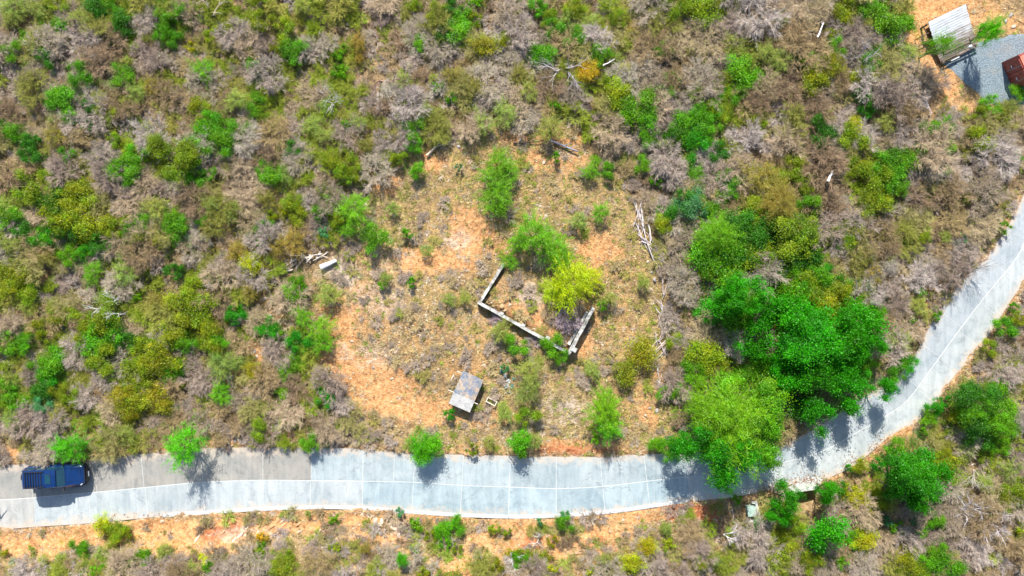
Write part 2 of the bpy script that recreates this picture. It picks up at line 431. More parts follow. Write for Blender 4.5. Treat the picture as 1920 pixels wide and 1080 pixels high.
du = ramp(nt, math_n(nt, 'ADD', a_e, math_n(nt, 'MULTIPLY_ADD', md, 1.2, -0.6)), [(0.72, (0, 0, 0)), (1.05, (0.75, 0.75, 0.75))])
c = mixc(nt, du, c, lin(196, 178, 158, .85))
p = N(nt, 'ShaderNodeBsdfPrincipled'); nt.links.new(c, p.inputs['Base Color']); p.inputs['Roughness'].default_value = 0.85; p.inputs['Specular IOR Level'].default_value = 0.2
b = N(nt, 'ShaderNodeBump'); b.inputs['Strength'].default_value = 0.25; b.inputs['Distance'].default_value = 0.02
nt.links.new(fi, b.inputs['Height']); nt.links.new(b.outputs[0], p.inputs['Normal'])
nt.links.new(p.outputs[0], out.inputs[0])
M_JOINT = simple_mat('joint_mortar', lin(226, 226, 220, 0.78), 0.9, var=0.3, scale=4.0)

road = bpy.data.objects.new('road', None); COL.objects.link(road)
tag(road, 'winding two lane concrete slab road across the hillside', kind='structure')

def ray_poly(o, d, A):
    best = None
    for a, b in zip(A[:-1], A[1:]):
        e = b - a; den = d[0] * e[1] - d[1] * e[0]
        if abs(den) < 1e-9: continue
        w = a - o
        t = (w[0] * e[1] - w[1] * e[0]) / den; u = (w[0] * d[1] - w[1] * d[0]) / den
        if 0 <= u <= 1 and t > 0 and (best is None or t < best): best = t
    return best

CT = np.gradient(CENTRE, axis=0); CT /= np.linalg.norm(CT, axis=1)[:, None]
CT = np.stack([np.convolve(np.pad(CT[:, i], 8, 'edge'), np.ones(17) / 17, 'valid') for i in (0, 1)], 1)
CT /= np.linalg.norm(CT, axis=1)[:, None]
CN = np.stack([-CT[:, 1], CT[:, 0]], 1)
WN = np.array([ray_poly(c, n, NORTH) or 2.3 for c, n in zip(CENTRE, CN)])
WS = np.array([ray_poly(c, -n, SOUTH) or 2.3 for c, n in zip(CENTRE, CN)])
sm = lambda a: np.convolve(np.pad(a, 4, 'edge'), np.ones(9) / 9, 'valid')
WN = sm(np.clip(WN, 1.2, 3.6)); WS = sm(np.clip(WS, 1.2, 3.6))
PN = CENTRE + CN * WN[:, None]; PS = CENTRE - CN * WS[:, None]
CS = np.concatenate([[0], np.cumsum(np.linalg.norm(np.diff(CENTRE, axis=0), axis=1))])

def strip_mesh(name, A, B, z0, z1, mat, bev=0.012):
    """closed prism between polylines A and B (same length): top z1, bottom z0, softened top edge"""
    n = len(A)
    bm = bmesh.new()
    tops = [[bm.verts.new((p[0], p[1], z1)) for p in Q] for Q in (A, B)]
    bots = [[bm.verts.new((p[0], p[1], z0)) for p in Q] for Q in (A, B)]
    for i in range(n - 1):
        bm.faces.new((tops[1][i], tops[1][i + 1], tops[0][i + 1], tops[0][i]))
        bm.faces.new((tops[0][i], tops[0][i + 1], bots[0][i + 1], bots[0][i]))
        bm.faces.new((tops[1][i + 1], tops[1][i], bots[1][i], bots[1][i + 1]))
    bm.faces.new((tops[0][0], bots[0][0], bots[1][0], tops[1][0]))
    bm.faces.new((tops[1][-1], bots[1][-1], bots[0][-1], tops[0][-1]))
    bm.normal_update()
    me = bpy.data.meshes.new(name); bm.to_mesh(me); bm.free(); me.materials.append(mat)
    return me

def lane(stations, side, cols):
    E = PN if side > 0 else PS
    W = WN if side > 0 else WS
    for k, (s0, s1) in enumerate(zip(stations[:-1], stations[1:])):
        g = 0.017
        ss = np.linspace(s0 + g, s1 - g, 5)
        C = np.stack([np.interp(ss, CS, CENTRE[:, j]) for j in (0, 1)], 1)
        Ed = np.stack([np.interp(ss, CS, E[:, j]) for j in (0, 1)], 1)
        dirn = Ed - C; L = np.linalg.norm(dirn, axis=1)[:, None]
        A = C + dirn / L * 0.03
        z = R.normal(0, 0.0025)
        me = strip_mesh('slab', Ed if side > 0 else A, A if side > 0 else Ed, -0.10, z, M_SLAB)
        ea = me.attributes.new('edge', 'FLOAT', 'POINT')
        ev = np.array([np.hypot(*(np.array(v.co[:2])[None] - Ed).T).min() for v in me.vertices]); ea.data.foreach_set('value', (ev < 0.05).astype(np.float32))
        o = link('slab', me, road)
        o.color = cols((C[2][0] / S + 960), k)

def st_from_px(xs):
    cx = CENTRE[:, 0] / S + 960
    return [float(np.interp(x, cx[:330], CS[:330])) for x in xs]

LEFT_N = [-330, -240, -150, -60, 61, 182, 270, 380, 493, 583, 680, 738, 775, 866, 955, 1043, 1130, 1213, 1290]
LEFT_S = [-330, -240, -150, -60, 63, 165, 272, 380, 493, 582, 680, 775, 866, 955, 1043, 1130, 1213, 1290]
sN = st_from_px(LEFT_N); sS = st_from_px(LEFT_S)
s = sN[-1]
while s < CS[-1] - 3.5: s += 2.75 + R.uniform(-.15, .15); sN.append(s)
s = sS[-1]
while s < CS[-1] - 3.5: s += 2.75 + R.uniform(-.15, .15); sS.append(s)

def colN(x, k):
    if x < 583: c = np.array([180, 178, 174]) + R.uniform(-7, 5)
    elif x < 1300: c = np.array([196, 210, 217]) + R.uniform(-10, 5)
    else: c = np.array([196, 205, 212]) + R.uniform(-8, 5)
    return lin(c[0] + 1, c[1] - 2, c[2] - 7, 0.62)
def colS(x, k):
    if x < 63: c = np.array([204, 204, 202]) + R.uniform(-4, 4)
    elif x < 640: c = np.array([204, 213, 218]) + R.uniform(-8, 4)
    elif x < 1290: c = np.array([192, 210, 219]) + R.uniform(-12, 8)
    else: c = np.array([208, 215, 218]) + R.uniform(-8, 4)
    return lin(c[0] + 1, c[1] - 2, c[2] - 7, 0.62)
lane(sN, 1, colN); lane(sS, -1, colS)
# mortar bed seen in the joints, and the pale kerb strip on the south edge
me = strip_mesh('joint_bed', PN[::3] - CN[::3] * 0.05, PS[::3] + CN[::3] * 0.05, -0.11, -0.012, M_JOINT)
link('joint_bed', me, road)
M_KERB = simple_mat('kerb_concrete', lin(220, 222, 220, 0.68), 0.85, var=0.22, scale=2.5)
ks = st_from_px([300, 390, 493, 582, 680, 775, 866, 955, 1043, 1130, 1213, 1290])
for s0, s1 in zip(ks[:-1], ks[1:]):
    ss = np.linspace(s0 + .015, s1 - .015, 5)
    Ed = np.stack([np.interp(ss, CS, PS[:, j]) for j in (0, 1)], 1); Nn = np.stack([np.interp(ss, CS, CN[:, j]) for j in (0, 1)], 1)
    link('kerb', strip_mesh('kerb', Ed + Nn * 0.22, Ed - Nn * 0.06, -0.1, 0.02, M_KERB), road)

# gravel yard in front of the hut
m, nt, out = new_mat('blue_grey_gravel')
geo = N(nt, 'ShaderNodeNewGeometry').outputs['Position']
v = N(nt, 'ShaderNodeTexVoronoi'); v.inputs['Scale'].default_value = 16.0; nt.links.new(geo, v.inputs['Vector'])
nz = noise(nt, geo, 0.8, 4, 0.6)
c = ramp(nt, v.outputs['Color'], [(0.05, lin(96, 108, 114)), (0.5, lin(116, 129, 136)), (0.95, lin(138, 150, 156))])
c = mixc(nt, ramp(nt, nz, [(0.5, (0, 0, 0)), (0.75, (0.45, 0.45, 0.45))]), c, lin(142, 132, 118))
d = N(nt, 'ShaderNodeBsdfDiffuse'); nt.links.new(c, d.inputs[0])
b = N(nt, 'ShaderNodeBump'); b.inputs['Strength'].default_value = 0.8; b.inputs['Distance'].default_value = 0.04
nt.links.new(v.outputs['Distance'], b.inputs['Height']); nt.links.new(b.outputs[0], d.inputs['Normal']); nt.links.new(d.outputs[0], out.inputs[0])
M_GRAVEL = m
x0, y0 = GRAVEL.min(0) - .3; x1, y1 = GRAVEL.max(0) + .3
ax = np.arange(x0, x1, 0.16); ay = np.arange(y0, y1, 0.16)
qx, qy = np.meshgrid(ax, ay); QP = np.stack([qx.ravel(), qy.ravel()], 1)
cl = np.vstack([GRAVEL, GRAVEL[:1]])
sdq = np.where(inside(QP, GRAVEL), -1, 1) * seg_dist(QP, cl) + (fbm(QP[:, 0], QP[:, 1], 1.2, 51) - .5) * 0.6
QZ = gz(QP) + 0.05 - np.clip(sdq + 0.12, 0, 1) * 0.5
ii = np.arange(len(QP)).reshape(qx.shape)
qf = np.stack([ii[:-1, :-1], ii[:-1, 1:], ii[1:, 1:], ii[1:, :-1]], -1).reshape(-1, 4)
keep = (sdq[qf] < 0.25).any(1)
tag(link('gravel_yard', np_mesh('gravel_yard', np.column_stack([QP, QZ]), qf[keep], M_GRAVEL, smooth=True)), 'blue grey gravel yard beside the weathered hut', kind='structure')
# ------------------------------------------------------------------ plant builders (numpy arrays: verts, quads, tint)
def unit(v): return v / (np.linalg.norm(v, axis=-1, keepdims=True) + 1e-9)

def leaf_quads(rng, C, Nrm, L, W, tint):
    """rhombic leaf quads at C facing roughly Nrm"""
    n = len(C)
    nn = unit(Nrm + rng.normal(0, 0.55, (n, 3)))
    t = unit(np.cross(nn, rng.normal(0, 1, (n, 3))))
    s = np.cross(nn, t)
    l = L * rng.uniform(0.6, 1.35, (n, 1)); w = W * rng.uniform(0.6, 1.35, (n, 1))
    V = np.stack([C - t * l * .5, C + s * w * .5 - t * l * .05, C + t * l * .5, C - s * w * .5 - t * l * .05], 1).reshape(-1, 3)
    F = np.arange(4 * n).reshape(-1, 4)
    return V, F, np.repeat(tint, 4, 0)

def segs(rng, A, B, wa, wb, tint):
    """thin flat tapering strips from A to B"""
    n = len(A)
    d = unit(B - A)
    s = unit(np.cross(d, rng.normal(0, 1, (n, 3)) + np.array([0, 0, .2])))
    # keep the broad face turned mostly to the sky
    up = np.cross(d, np.array([0, 0, 1.0])); up = unit(up + 1e-4)
    s = unit(s * 0.5 + up * np.sign(np.sum(s * up, 1, keepdims=True)))
    wa = np.reshape(wa, (-1, 1)); wb = np.reshape(wb, (-1, 1))
    V = np.stack([A - s * wa, A + s * wa, B + s * wb, B - s * wb], 1).reshape(-1, 3)
    return V, np.arange(4 * n).reshape(-1, 4), np.repeat(tint, 4, 0)

def tubes(A, B, ra, rb, sides=5):
    """closed-sided tapering tubes"""
    n = len(A); d = unit(B - A)
    ref = np.where(np.abs(d[:, 2:3]) > 0.9, np.array([[1.0, 0, 0]]), np.array([[0, 0, 1.0]]))
    u = unit(np.cross(d, ref)); v = np.cross(d, u)
    an = np.linspace(0, 2 * np.pi, sides, endpoint=False)
    ring = u[:, None] * np.cos(an)[None, :, None] + v[:, None] * np.sin(an)[None, :, None]
    V = np.concatenate([A[:, None] + ring * np.reshape(ra, (-1, 1, 1)), B[:, None] + ring * np.reshape(rb, (-1, 1, 1))], 1)
    i = np.arange(sides); j = (i + 1) % sides
    q = np.stack([i, j, j + sides, i + sides], 1)
    F = (q[None] + (np.arange(n) * 2 * sides)[:, None, None]).reshape(-1, 4)
    return V.reshape(-1, 3), F

def cat(parts):
    V = []; F = []; T = []; o = 0
    for v, f, t in parts:
        V.append(v); F.append(f + o); T.append(t); o += len(v)
    return np.concatenate(V), np.concatenate(F), np.concatenate(T)

def branch_tree(rng, levels, base_dirs, length, ratio, spread, r0, up=0.25):
    """recursive branching: returns list per level of (A,B)"""
    A = np.zeros((len(base_dirs), 3)); D = unit(np.asarray(base_dirs, float)); out = []
    Lc = length
    for k, n in enumerate([1] + list(levels)):
        if k:
            pa, pb, pd = out[-1]
            m = len(pa)
            f = rng.uniform(0.45, 1.0, (m, n, 1)); f[:, 0] = 1.0
            A = (pa[:, None] + (pb - pa)[:, None] * f).reshape(-1, 3)
            D = unit(np.repeat(pd, n, 0) + rng.normal(0, spread, (m * n, 3)) + np.array([0, 0, up]) * (0.6 if k < 2 else 0.2))
            Lc *= ratio
        B = A + D * Lc * rng.uniform(0.65, 1.25, (len(A), 1))
        out.append((A, B, D))
    return out

def bare_shrub(seed, levels=(4, 5, 4), stems=7, w=0.012, flat=0.8, leafy=0):
    rng = np.random.default_rng(seed)
    an = rng.uniform(0, 2 * np.pi, stems); tl = rng.uniform(0.35, 1.15, stems)
    bd = np.stack([np.cos(an) * tl, np.sin(an) * tl, np.full(stems, 1.0)], 1)
    lv = branch_tree(rng, levels, bd, 0.55, 0.66, 0.5, 0.03, 0.25)
    parts = []
    ws = [w * 2.6, w * 1.8, w * 1.2, w * 0.9]
    for k, (A, B, D) in enumerate(lv):
        bright = rng.uniform(0.78, 1.16, (len(A), 1)) * (0.8, 0.88, 1.0, 1.05)[k]
        t = np.repeat(bright, 3, 1) * np.array([1, 1, 1]) * rng.uniform(0.94, 1.06, (len(A), 3))
        if k < 1:
            v, f = tubes(A, B, ws[k], ws[k] * .7, 4); parts.append((v, f, np.repeat(t, 8, 0)))
        else:
            parts.append(segs(rng, A, B, ws[k], ws[k] * 0.45, t))
    if leafy:
        A, B, D = lv[-1]
        i = rng.integers(0, len(A), leafy); C = A[i] + (B[i] - A[i]) * rng.uniform(0, 1.1, (leafy, 1)) + rng.normal(0, .03, (leafy, 3))
        t = np.array([[0.88, 0.98, 0.62]]) * rng.uniform(0.65, 1.15, (leafy, 1))
        parts.append(leaf_quads(rng, C, np.tile([0, 0, 1.0], (leafy, 1)), 0.036, 0.022, t))
    V, F, T = cat(parts)
    r = np.percentile(np.hypot(V[:, 0], V[:, 1]), 93)
    V = V / r; V[:, 2] *= flat * 1.15 / max(np.percentile(V[:, 2], 97), .1)
    V[:, 2] = np.maximum(V[:, 2], -0.05)
    return V, F, T

def broad_crown(seed, nl, nc, L, W, vs=0.55, dense=1.0, ball=False, fuzz=0.6):
    rng = np.random.default_rng(seed)
    # leaf clumps gathered round a few uneven sub-crowns, so no crown is a ball
    ns = 1 if ball else int(rng.integers(4, 8))
    sa = rng.uniform(0, 6.28) + np.arange(ns) * 2.4 + rng.normal(0, .4, ns)
    sr = np.zeros(ns) if ball else rng.uniform(0.25, 0.78, ns)
    sc_ = np.stack([np.cos(sa) * sr, np.sin(sa) * sr, rng.normal(0, .1, ns) * (not ball)], 1)
    ss = np.full(ns, .85) if ball else rng.uniform(0.22, 0.5, ns)
    q = ss ** 2; q /= q.sum()
    si = rng.choice(ns, nc, p=q)
    d = unit(rng.normal(0, 1, (nc, 3))); d[:, 2] = np.abs(d[:, 2]) * 1.1 - 0.3; d = unit(d)
    cc = sc_[si] + d * (rng.uniform(0.2, 1.0, nc) * ss[si])[:, None] * np.array([1, 1, vs / .75])
    cr = rng.uniform(0.10, 0.24, nc) * dense
    cb = rng.uniform(0.5, 1.35, nc); cy = rng.uniform(0, 1, nc)
    p = cr ** 2; p /= p.sum()
    i = rng.choice(nc, nl, p=p)
    dd = unit(rng.normal(0, 1, (nl, 3))); rr = rng.uniform(0.2, 1.0, nl) ** 0.5
    C = cc[i] + dd * (rr * cr[i])[:, None] * np.array([1, 1, 0.8])
    soft = rng.random(nl) < fuzz
    C[soft] = cc[i[soft]] + rng.normal(0, 0.75, (soft.sum(), 3)) * cr[i[soft]][:, None]
    stray = rng.random(nl) < 0.23 * fuzz
    C[stray] += rng.normal(0, 0.16, (stray.sum(), 3))
    b = (cb[i] * rng.uniform(0.7, 1.3, nl))[:, None]
    t = np.concatenate([b * (0.78 + 0.5 * cy[i][:, None]), b, b * (0.9 + .2 * rng.random((nl, 1)))], 1)
    V, F, T = leaf_quads(rng, C, dd * 0.6 + np.array([0, 0, 0.8]), L, W, t)
    V[:, :2] /= np.percentile(np.hypot(V[:, 0], V[:, 1]), 92)
    V[:, 2] += 0.95
    V[:, 2] = np.maximum(V[:, 2], 0.03)
    return V, F, T

def feather_crown(seed, ntw, per, L, W, vs=0.75):
    rng = np.random.default_rng(seed)
    d = unit(rng.normal(0, 1, (ntw, 3))); d[:, 2] = np.abs(d[:, 2]) - 0.15; d = unit(d)
    az = np.arctan2(d[:, 1], d[:, 0])
    lob = 1 + 0.2 * np.sin(az * 2 + rng.uniform(0, 6)) + 0.18 * np.sin(az * 3 + rng.uniform(0, 6)) + 0.12 * np.sin(az * 5 + rng.uniform(0, 6))
    A = d * rng.uniform(0.15, 0.5, (ntw, 1)) * np.array([1, 1, vs])
    B = d * (rng.uniform(0.55, 1.08, ntw) * lob)[:, None] * np.array([1, 1, vs]) + rng.normal(0, .07, (ntw, 3))
    B[:, 2] -= 0.1
    n = ntw * per
    i = np.repeat(np.arange(ntw), per); f = rng.uniform(0, 1, (n, 1))
    P = A[i] + (B - A)[i] * f + rng.normal(0, .035, (n, 3))
    D = unit((B - A)[i] * 0.6 + rng.normal(0, 0.5, (n, 3)))
    Q = P + D * L * rng.uniform(0.5, 1.4, (n, 1)); Q[:, 2] -= 0.02
    tb = rng.uniform(0.7, 1.25, ntw); ty = rng.random(ntw)
    b = (tb[i] * rng.uniform(0.7, 1.35, n))[:, None]
    t = np.concatenate([b * (0.84 + .28 * ty[i][:, None]), b, b], 1)
    leaves = segs(rng, P, Q, np.full(n, W), np.full(n, W * .4), t)
    V, F, T = cat([leaves])
    V[:, 2] += 0.9; V[:, 2] = np.maximum(V[:, 2], 0.03)
    return V, F, T

def trunk_mesh(seed, r0=0.06, limbs=6, hgt=0.95):
    rng = np.random.default_rng(seed)
    A = []; B = []; ra = []; rb = []
    top = np.array([rng.normal(0, .05), rng.normal(0, .05), hgt * 0.5])
    mid = top * 0.5 + rng.normal(0, .02, 3) * np.array([1, 1, 0])
    A += [np.array([0, 0, -0.12]), mid]; B += [mid, top]; ra += [r0 * 1.3, r0]; rb += [r0, r0 * .85]
    for k in range(limbs):
        a = k * 2 * np.pi / limbs + rng.uniform(-.5, .5)
        st = mid + (top - mid) * rng.uniform(0.2, 1)
        e1 = st + np.array([np.cos(a) * .28, np.sin(a) * .28, rng.uniform(.15, .35)])
        e2 = e1 + np.array([np.cos(a + rng.uniform(-.5, .5)) * .3, np.sin(a + rng.uniform(-.5, .5)) * .3, rng.uniform(.1, .4)])
        A += [st, e1]; B += [e1, e2]; ra += [r0 * .6, r0 * .38]; rb += [r0 * .38, r0 * .15]
    v, f = tubes(np.array(A), np.array(B), np.array(ra), np.array(rb), 6)
    return v, f, np.full((len(v), 3), 1.0) * rng.uniform(.8, 1.2, (len(v), 1))

def proto(name, arr, mat):
    return np_mesh(name, arr[0], arr[1], mat, {'tint': arr[2]})

BROAD_S = [proto('crown', broad_crown(100 + i, 1300, 12, .14, .085), M_LEAF) for i in range(4)]
BROAD_M = [proto('crown', broad_crown(200 + i, 6800, 44, .066, .04), M_LEAF) for i in range(8)]
BROAD_L = [proto('crown', broad_crown(300 + i, 24000, 95, .037, .023, .7, .8, False, .3), M_LEAF) for i in range(5)]
DENSE_M = [proto('crown', broad_crown(250 + i, 4800, 60, .07, .045, .7, 1.1, True), M_LEAF) for i in range(4)]
FEATH_S = [proto('crown', feather_crown(400 + i, 60, 22, .20, .012), M_LEAF) for i in range(3)]
FEATH_M = [proto('crown', feather_crown(450 + i, 130, 22, .13, .0075), M_LEAF) for i in range(5)]
FEATH_D = [proto('crown', feather_crown(470 + i, 220, 32, .11, .0065), M_LEAF) for i in range(3)]
FEATH_L = [proto('crown', feather_crown(480 + i, 420, 34, .075, .0048), M_LEAF) for i in range(3)]
TRUNKS = [proto('trunk', trunk_mesh(500 + i), M_TWIG) for i in range(4)]
BARE = [proto('branches', bare_shrub(600 + i, (5, 7, 9), 10, 0.0042, 0.8), M_TWIG) for i in range(5)]
BARE += [proto('branches', bare_shrub(620 + i, (5, 7, 8), 10, 0.004, 0.75, leafy=2200), M_TWIG) for i in range(3)]

# ------------------------------------------------------------------ labels: each plant or stone gets a phrase that singles it out
ANCHORS = [(60, 40, 'at the top left corner of the thicket'), (230, 60, 'in the thicket along the top edge, left part'), (420, 60, 'in the thicket near the top edge, left of centre'), (610, 70, 'left of the tall reddish dead tree'), (790, 90, 'right of the tall reddish dead tree'), (960, 90, 'in the thicket straight above the clearing'), (1130, 70, 'in the thicket at the top, right of centre'), (1300, 60, 'in the top thicket above the dark bare crowns'), (1480, 70, 'near the short white log in the upper right thicket'), (1620, 60, 'left of the orange yard by the hut'), (1720, 60, 'just left of the weathered hut'), (1870, 40, 'behind the weathered hut'), (1730, 200, 'beside the long fallen log below the hut'), (1860, 220, 'below the gravel yard'), (60, 180, 'at the left edge, upper thicket'), (220, 200, 'in the upper left thicket'), (400, 190, 'above the large green bush patch'), (350, 290, 'in the large green bush patch, upper left thicket'), (560, 200, 'in the thicket between bush patch and dead tree'), (700, 230, 'below the tall reddish dead tree'), (860, 200, 'above the fallen pale trunk'), (1000, 200, 'at the top rim of the clearing'), (1170, 200, 'at the upper right rim of the clearing'), (1310, 190, 'in the upper right thicket, left part'), (1430, 170, 'in the upper right thicket, middle'), (1560, 160, 'in the upper right thicket, right part'), (1350, 290, 'beside the narrow dark gully'), (1500, 280, 'among the big grey crowns, upper right'), (1660, 320, 'in the green group below the fallen log'), (1850, 330, 'above the upper end of the road'), (60, 330, 'at the left edge, middle thicket'), (180, 400, 'in the dense olive grove at left'), (320, 400, 'in the middle left thicket'), (470, 400, 'above the bright yellow bush'), (600, 390, 'in the thicket above the brush pile'), (680, 420, 'at the left rim of the clearing'), (60, 540, 'at the left edge, below the olive grove'), (200, 560, 'near the white branched dead tree'), (360, 580, 'in the green group left of the stones'), (450, 490, 'beside the bright yellow bush'), (560, 520, 'beside the brush pile'), (520, 620, 'beside the heap of stones'), (600, 620, 'at the left edge of the orange soil'), (60, 680, 'at the left edge, lower thicket'), (200, 660, 'in the large olive clump at lower left'), (330, 680, 'in the thicket below the green group'), (470, 720, 'in the thicket left of the orange soil'), (260, 760, 'above the road between car and round bush'), (100, 780, 'above the parked blue car'), (420, 800, 'above the road right of the round bush'), (620, 800, 'on the grey slope above the road'), (760, 400, 'in the upper left clearing'), (930, 340, 'in the upper clearing'), (1100, 340, 'in the upper right clearing'), (1020, 450, 'just behind the roofless walls'), (1080, 530, 'at the open corner of the roofless walls'), (820, 560, 'in the clearing left of the roofless walls'), (1180, 520, 'between the roofless walls and log pile'), (980, 640, 'in front of the roofless walls'), (740, 680, 'on the orange soil left of the small shed'), (870, 720, 'beside the small sheet roofed shed'), (980, 740, 'right of the small sheet roofed shed'), (1140, 740, 'in the clearing above the road'), (800, 835, 'at the road edge below the small shed'), (970, 835, 'at the road edge below the roofless walls'), (1110, 835, 'at the road edge left of the big trees'), (1210, 670, 'at the lower end of the log pile'), (1300, 540, 'right of the long log pile'), (1240, 800, 'at the road edge beside the feathery tree'), (1320, 380, 'in the thicket beside the gully'), (1420, 400, 'above the dark green grove'), (1420, 500, 'in the dark green grove'), (1380, 580, 'at the left of the dark green grove'), (1540, 500, 'at the right of the dark green grove'), (1540, 380, 'beside the white log above the grove'), (1660, 460, 'in the grey thicket left of the road'), (1780, 440, 'in the grey thicket near the upper road'), (1500, 640, 'at the top of the emerald grove'), (1560, 700, 'in the emerald grove'), (1460, 720, 'at the left of the emerald grove'), (1360, 780, 'around the big feathery tree'), (1540, 780, 'at the foot of the emerald grove'), (1640, 600, 'right of the emerald grove'), (1730, 590, 'on the verge where the road bends'), (1690, 690, 'at the road edge beside the emerald grove'), (1860, 500, 'at the edge of the upper road'), (1890, 600, 'on the far side of the upper road'), (1860, 720, 'in the thicket right of the road bend'), (1880, 860, 'at the right edge, lower thicket'), (1840, 790, 'in the green group right of the road bend'), (1700, 790, 'on the inner verge of the road bend'), (1590, 880, 'beside the culvert at the road'), (1700, 900, 'in the large green clump right of the culvert'), (1620, 960, 'below the culvert'), (1500, 950, 'just below the culvert wall'), (1410, 980, 'beside the concrete meter pit'), (1480, 1040, 'at the bottom edge below the meter pit'), (1580, 1040, 'at the bottom edge below the culvert'), (1740, 1040, 'at the bottom edge, right part'), (1870, 1000, 'at the bottom right corner'), (1330, 1040, 'at the bottom edge left of the meter pit'), (1200, 1030, 'on the red bank at the bottom edge'), (1060, 990, 'below the road by the forked dead branch'), (950, 1030, 'on the bank near the white dead tree'), (840, 1000, 'on the bank below the middle of the road'), (730, 1010, 'by the pale boulders on the bank'), (580, 1030, 'on the bank at the bottom, left of centre'), (460, 1020, 'on the rocky orange bank'), (380, 1050, 'among the spiky rosettes on the bank'), (250, 1030, 'on the bank below the round bush'), (90, 1040, 'on the bank below the parked car')]
_AX = np.array([(a[0], a[1]) for a in ANCHORS], float)
def anchor(px, py): return ANCHORS[int(np.argmin((_AX[:, 0] - px) ** 2 + (_AX[:, 1] - py) ** 2))][2]
ORD = ['leftmost', 'second from left', 'third from left', 'fourth from left', 'fifth from left', 'sixth from left', 'seventh from left', 'eighth from left', 'ninth from left', 'tenth from left', 'eleventh from left', 'twelfth from left', 'thirteenth from left', 'fourteenth from left', 'fifteenth from left', 'sixteenth from left']
NUM = ['', 'one', 'two', 'three', 'four', 'five', 'six', 'seven', 'eight', 'nine', 'ten', 'eleven', 'twelve', 'thirteen', 'fourteen', 'fifteen', 'sixteen']
PENDING = []      # (object, adjective phrase, noun, px, py, category, group)
def pend(o, adj, noun, px, py, cat_, group): PENDING.append((o, adj, noun, px, py, cat_, group))
def plural(n): return n + ('es' if n.endswith(('sh', 'ch')) else 's')
def settle_labels():
    groups = {}
    for it in PENDING: groups.setdefault((it[1], it[2], anchor(it[3], it[4])), []).append(it)
    for (adj, noun, anc), its in groups.items():
        its.sort(key=lambda q: q[3])
        for k, it in enumerate(its):
            if len(its) == 1: lab = f'{adj} {noun} {anc}'
            elif k == len(its) - 1: lab = f'rightmost {adj} {noun} {anc}'
            else: lab = f'{ORD[min(k, 15)]} {adj} {noun} {anc}'
            w = lab.split()
            tag(it[0], ' '.join(w[:16]), it[5], it[6])

